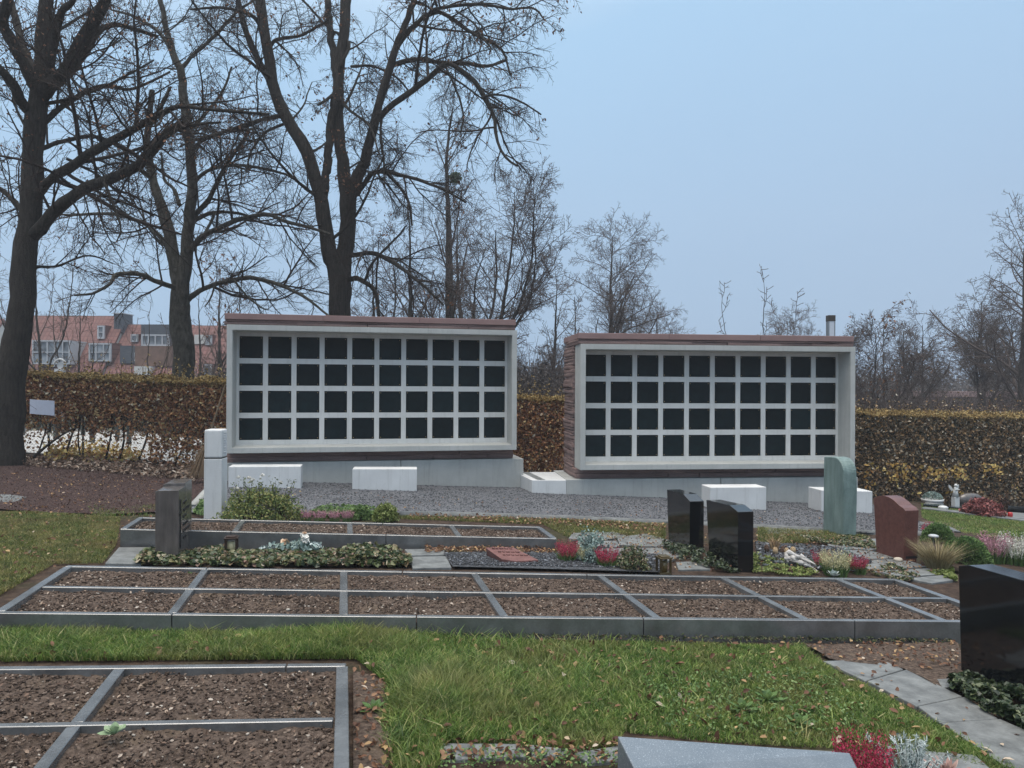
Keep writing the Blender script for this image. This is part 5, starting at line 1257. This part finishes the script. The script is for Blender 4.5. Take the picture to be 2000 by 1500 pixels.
# driftwood, cones, dried flowers by the black stone
root = empty('driftwood', G(1560,1108)); tag(root, 'white bleached driftwood root lying right of the near black headstone', 'driftwood')
m_drift = stone('bleached wood', (.32,.30,.28), (.62,.61,.60), 14, 60, .9, .8, (1,1,1), .2, dist=.01)
Ps = []
for i in range(9):
    a0 = rr.normal(0,.028,3); a1 = rr.normal(0,.03,3); Ps.append(smooth_poly([np.array([-.09,.06,.05])+a0, np.array([-.03,.03,.085])+a1, np.array([.05,.0,.06])-a0, np.array([.12,-.03,.015])+a1*1.6], 9))
V, q = tubes(np.array(Ps), np.tile(np.array([.012,.026,.018,.03,.018,.024,.012,.014,.005]),(9,1)), 7); mesh_np('roots', V, q, m_drift, root, True)
root = empty('dried_arrangement', G(1512,1082)); tag(root, 'dried straw and cone arrangement behind the near black headstone', 'dried flowers')
V, q = blades(np.c_[rr.normal(0,.02,(90,2)), np.zeros(90)+.05], .16, .006, .7, rr); mesh_np('straw', V, q, m_straw2, root)
m_cone = stone('brown cone', (.05,.03,.022), (.16,.10,.07), 30, 60, .9, 1, dist=.01)
for i in range(7):
    c = (rr.uniform(-.13,.20), rr.uniform(-.12,.05), rr.uniform(.02,.07)); bm = bmesh.new(); bmesh.ops.create_icosphere(bm, subdivisions=3, radius=.028)
    for v in bm.verts: v.co *= 1+.22*math.sin(v.co.z*420)*math.sin(math.atan2(v.co.y, v.co.x)*7); v.co.z *= 1.3; v.co += Vector(c)
    from_bm('pine_cone', bm, m_cone if i % 3 else m_straw2, root)
m_pebble = stone('grey pebbles', (.04,.05,.055), (.10,.12,.13), 20, 80, .5, .2)
for i, (x, y, s) in enumerate([(1490,1090,.035),(1502,1094,.04),(1516,1096,.035),(1530,1098,.04),(1543,1096,.03),(1497,1102,.035),(1478,1096,.03),(1560,1092,.035),(1575,1090,.03)]):
    bm = bmesh.new(); bmesh.ops.create_icosphere(bm, subdivisions=2, radius=s)
    for v in bm.verts: v.co = Vector((v.co.x*1.2, v.co.y, v.co.z*.65))*(1+rr.normal(0,.03))
    o = from_bm('cobble', bm, m_pebble, None, True); pz = G(x, y+6); o.location = (pz[0], pz[1], pz[2]+s*.5)
    tag(o, 'rounded dark grey cobble in the heap right of the near black headstone', 'stone', 'cobbles in the heap')
# stones at the red headstone
def smoothstone(label, px, py, sx, sy, sz, yaw, mat, tilt=0):
    bm = bmesh.new(); bmesh.ops.create_uvsphere(bm, u_segments=20, v_segments=12, radius=1)
    for v in bm.verts: v.co = Vector((v.co.x*sx*(1+.25*v.co.z), v.co.y*sy, v.co.z*sz))
    o = from_bm('ornamental_stone', bm, mat, None, True); p = G(px, py); o.location = (p[0], p[1], p[2]+sz*.75); o.rotation_euler = (0, tilt, yaw); return tag(o, label, 'stone')
smoothstone('smooth dark teardrop stone leaning on the red granite headstone', 1732, 1084, .11, .05, .045, -.7, m_black, .45)
smoothstone('round beige stone at the foot of the red granite headstone', 1754, 1099, .045, .04, .03, 0, plain('beige stone', (.50,.44,.36), .7))
# shrubs right of the red stone
bush('shrub', 'small round dark green conifer behind the grassy tuft', 1832, 1062, 62, 40, m_conif, 5200, .022, 171, 'shrub', .08, bias=1)
bush('shrub', 'larger round green conifer left of the pale heathers', 1888, 1100, 88, 52, m_conif, 8000, .022, 172, 'shrub', .08, bias=1)
root = empty('ornamental_grass', G(1832,1112)); tag(root, 'straw coloured grassy tuft right of the red headstone', 'grass tuft')
a = rr.uniform(0,6.28,900); rd = .10*np.sqrt(rr.uniform(0,1,900)); V, q = blades(np.c_[np.cos(a)*rd, np.sin(a)*rd, 0*a], .26, .006, .75, rr, a); mesh_np('blades', V, q, m_dry, root)
heather('heather', 'tall pink heather right of the large round conifer', 1942, 1102, 56, 60, m_pink, 300, 173, spread=.7)
heather('heather', 'tall white heather at the right edge beside the pink one', 1985, 1106, 60, 62, m_wht, 320, 174, spread=.7)
heather('heather', 'faint pink heather beyond the black headstone edge', 2030, 1108, 50, 60, m_wht, 120, 175, spread=.7)
lathe_o = lathe('solar_lamp', [(0,-.02),(.006,-.02),(.006,.20),(.05,.205),(.055,.225),(.03,.235),(0,.235)], plain('white plastic', (.5,.52,.54), .3)); lathe_o.location = tuple(G(1823,1085)); tag(lathe_o, 'small disc topped garden lamp among the shrubs right of the red headstone', 'lamp')
bush('shrub', 'small red leaved plant at the left of the round conifers', 1812, 1040, 26, 20, m_crim, 220, .02, 177, 'shrub', .3)
patch('creeper', 'variegated low plants at the upper left of the big black headstone', [(1810,1118),(1860,1112),(1870,1138),(1840,1130)], 1100, .03, m_lime, .06, 178)
# foreground flowers at the bottom edge
def G_z(px, py, Y): return U(px, py, Y)
root = heather('heather', 'crimson heather at the bottom edge on the grey headstone', 1685, 1560, 104, 120, m_crim, 420, 181, spread=.6)
bush('silver_plant', 'curry plant with needle thin silver leaves at the bottom edge', 1780, 1555, 96, 140, m_silverg, 10, .02, 182, 'plant', .2)
cp_ = bpy.data.objects[C.objects[-1].name].parent
r = np.random.default_rng(77); n = 26; Ps = np.zeros((n,6,3)); D = np.c_[r.normal(0,.22,n), r.normal(0,.22,n), np.ones(n)]; L = r.uniform(.16,.27,n)
Ps[:,0] = np.c_[r.normal(0,.02,(n,2)), np.zeros(n)]
for i in range(1,6): D[:,:2] *= 1.08; Ps[:,i] = Ps[:,i-1]+D/np.linalg.norm(D,axis=1,keepdims=True)*(L/5)[:,None]
pt = np.concatenate([Ps[:,i]*(1-f)+Ps[:,i+1]*f for i in range(1,5) for f in (0,.25,.5,.75)]+[Ps[:,5]]*3)
pt = np.repeat(pt, 3, 0); V, q = leaves(pt+r.normal(0,.003,pt.shape), .034, r=r, aspect=.10, fold=0, bias=(0,0,.9)); mesh_np('needles', V, q, m_silver, cp_)
V, q = tubes(Ps, np.tile(np.linspace(.003,.0015,6),(n,1)), 4); mesh_np('sprigs', V, q, m_silverg, cp_)
rosette('silver_plant', 'white felted leaf rosette at the very bottom edge', 1690, 1530, 60, 40, m_silver, 20, 183, wid=.5)
m_sedum = mat_pair('reddish succulent', (.22,.12,.10), (.42,.30,.26), rough_=.5)
rosette('succulent', 'reddish sprawling succulent at the bottom edge right of the curry plant', 1850, 1530, 110, 60, m_sedum, 40, 184, wid=.14)
# weeds in beds
rosette('weed', 'pale green leafy weed growing in the nearest urn bed', 222, 1478, 58, 40, mat_pair('pale weed leaf', (.16,.24,.13), (.34,.42,.27), rough_=.6), 13, 191, wid=.55, droop=.8, cat='weed')
bpy.context.view_layer.update()
o = bpy.data.objects['weed']; o.location.z += .085
patch('weed', 'little green sprout at the crossing of the middle bed kerbs', [(350,1146),(378,1142),(378,1150),(352,1152)], 160, .025, m_weed, .05, 192, 'weed', None)
bpy.data.objects[C.objects[-1].name].location.z += .09
for i, (x, y) in enumerate([(730,1392),(1450,1390),(1560,1420),(1500,1372)]):
    rosette('weed', ['small leafy weed in tall grass beside the nearest bed','broad leafed rosette weed in the middle of the right lawn','rosette weed closest to the crimson heather at the bottom','upper rosette weed in the right lawn'][i], x, y, 70, 30, m_weed, 14, 195+i, wid=.34, cat='weed')

litter_at('bark_mulch', 'reddish bark chips and leaf mould covering the bed at the left', [(-60,908),(60,908),(300,926),(436,930),(378,985),(330,1000),(230,1006),(60,1000),(-60,994)], 12000, .020, island('bark chips', [(0,(.03,.018,.016)),(.6,(.07,.044,.038)),(.95,(.12,.08,.066)),(1,(.30,.22,.17))], .9), .008, 301, cat='mulch')
litter_at('fallen_leaves', 'brown leaf scraps caught around the bottom edge slabs', [(860,1455),(1210,1450),(1240,1500),(860,1500)], 170, .035, m_fall, .008, 302)
litter_at('ground_weeds', 'moss and small weeds growing over the bottom edge slabs', [(860,1470),(1210,1474),(1240,1510),(860,1510)], 550, .018, m_weed, .012, 303, cat='weeds')
litter_at('fallen_leaves', 'few leaf scraps on the stone path at the lower right', [(1620,1300),(1720,1296),(2000,1450),(1960,1500)], 26, .03, m_fall, .004, 304)
litter_at('moss', 'dark moss and earth crumbs along the lower edge of the middle urn bed', [(-30,1234),(900,1240),(1860,1254),(1860,1262),(900,1250),(-30,1244)], 2600, .02, island('moss', [(0,(.02,.03,.012)),(.6,(.06,.08,.03)),(1,(.16,.12,.08))], .9), .008, 305, cat='moss')

# ------------------------------------------------------------------ distant graves at the right
m_bowl = plain('white bowl', (.62,.63,.62), .5)
def far_slab(label, pix, mat, th=.12, name='grave_kerb'):
    P = [G(*p) for p in pix]; z = min(p[2] for p in P); a = sum(P[i][0]*P[(i+1)%len(P)][1]-P[(i+1)%len(P)][0]*P[i][1] for i in range(len(P)))
    if a < 0: P = P[::-1]
    return tag(prism(name, [(p[0],p[1],p[2]-.1) for p in P], (0,0,th+.1), mat, None, .006), label, 'grave kerb')
far_slab('black polished kerb of the distant grave with the angel', [(1803,990),(1812,982),(1900,988),(1890,998)], m_black, .05)
far_slab('grey kerb edging the lawn in front of the distant graves', [(1800,995),(1806,993),(2060,1022),(2060,1027)], m_slab, .03)
far_slab('black grave block at the far right edge under the hedge', [(1968,1002),(1975,992),(2060,996),(2060,1008)], m_black, .14)
far_slab('pale slab in front of the far right black grave block', [(1955,1013),(1970,1004),(2060,1010),(2060,1024)], m_slab, .04)
p = G(1821, 985); root = empty('planted_bowl', p); tag(root, 'white bowl of grey green cushion plants on the distant grave', 'planted bowl')
lathe('bowl', [(0,0.02),(.10,.02),(.20,.06),(.22,.11),(.19,.115),(0,.11)], m_bowl, root); d = rand_dirs(900, rr); d[:,2] = np.abs(d[:,2]); V, q = leaves(d*[.19,.17,.14]+[0,0,.12], .03, r=rr); mesh_np('cushion', V, q, m_silverg, root)
p = G(1842, 996); o = lathe('small_bowl', [(0,0),(.07,.0),(.09,.05),(.06,.075),(0,.085)], m_bowl); o.location = tuple(p); tag(o, 'small white dish beside the planted bowl', 'dish')
# angel figure: one mesh
p = G(1866, 994); root = empty('angel_statue', (p[0],p[1],p[2]+.02), .2); tag(root, 'small white angel figure on a post at the distant grave', 'statue')
box('pedestal', -.055,.055,-.05,.05,0,.22, m_bowl, root, .006)
bm = bmesh.new()
def blob(c, s, u=14): 
    x = bmesh.ops.create_uvsphere(bm, u_segments=u, v_segments=10, radius=1)
    for v in x['verts']: v.co = Vector((v.co.x*s[0]+c[0], v.co.y*s[1]+c[1], v.co.z*s[2]+c[2]))
x = bmesh.ops.create_cone(bm, cap_ends=True, segments=16, radius1=.062, radius2=.028, depth=.18)
for v in x['verts']: v.co.z += .31
blob((0,-.005,.385), (.04,.032,.035)); blob((0,-.01,.445), (.032,.033,.037)); blob((.025,-.04,.37),(.035,.014,.014)); blob((-.025,-.04,.37),(.035,.014,.014))
from_bm('figure', bm, m_bowl, root, True)
for s in (-1,1): prism('wing', [(s*.01,.03,.35),(s*.06,.035,.33),(s*.115,.04,.40),(s*.12,.04,.46),(s*.07,.035,.43)], (0,.012,0), m_bowl, root, .003)
smoothstone('dark rough boulder behind the angel figure', 1895, 990, .28, .12, .17, .2, m_brown)
bush('shrub', 'dark red leaved low shrub in the distant grave', 1918, 1008, 74, 32, mat_pair('dark red leaves', (.09,.02,.02), (.30,.10,.09), rough_=.5), 2200, .06, 201, 'shrub', .3)
bush('shrub', 'brown twiggy low shrub by the far right grave', 1950, 996, 50, 30, m_rust, 700, .05, 202, 'shrub', .4)
o = lathe('grave_candle', [(0,0),(.035,0),(.04,.10),(.03,.12),(0,.12)], plain('red plastic', (.45,.02,.02), .3)); o.location = tuple(G(1973,1014)); tag(o, 'small red grave candle at the far right', 'candle')
box_o = box('dark_stele', -.14,.14,-.08,.08,-.1,.72, m_black, None, .01); box_o.location = tuple(G(2005,985)); tag(box_o, 'dark upright stone column at the right edge under the hedge', 'headstone')
smoothstone('small grey stone dish on the distant grave left of the red candle', 1935, 990, .07, .06, .05, 0, m_slab)
sheet('soil_patch', GP([(1802,1018),(1860,1022),(1890,1036),(1840,1042),(1800,1036)]), m_soil, .012, .15)
strip('kerb', [(1800,1025),(1850,1034),(1870,1044)], .08, .04, m_slab, kind='structure')
sheet('soil_patch', GP([(1800,1045),(1860,1040),(2060,1058),(2060,1125),(1870,1120),(1800,1105)]), m_ground, .02, .2)

# ------------------------------------------------------------------ moist air
hz = box('haze', -120, 120, -3, 130, -4, 32, m_letter); hz['kind'] = 'stuff'; tag(hz, 'thin grey mist filling the air over the whole cemetery', 'mist')
mh = bpy.data.materials.new('mist'); mh.use_nodes = True; nt = mh.node_tree; nt.nodes.clear()
vo = nt.nodes.new('ShaderNodeVolumePrincipled'); vo.inputs['Density'].default_value = .0019; vo.inputs['Color'].default_value = (.93,.95,1,1); vo.inputs['Anisotropy'].default_value = .2
ou = nt.nodes.new('ShaderNodeOutputMaterial'); nt.links.new(vo.outputs[0], ou.inputs['Volume'])
hz.data.materials.clear(); hz.data.materials.append(mh)
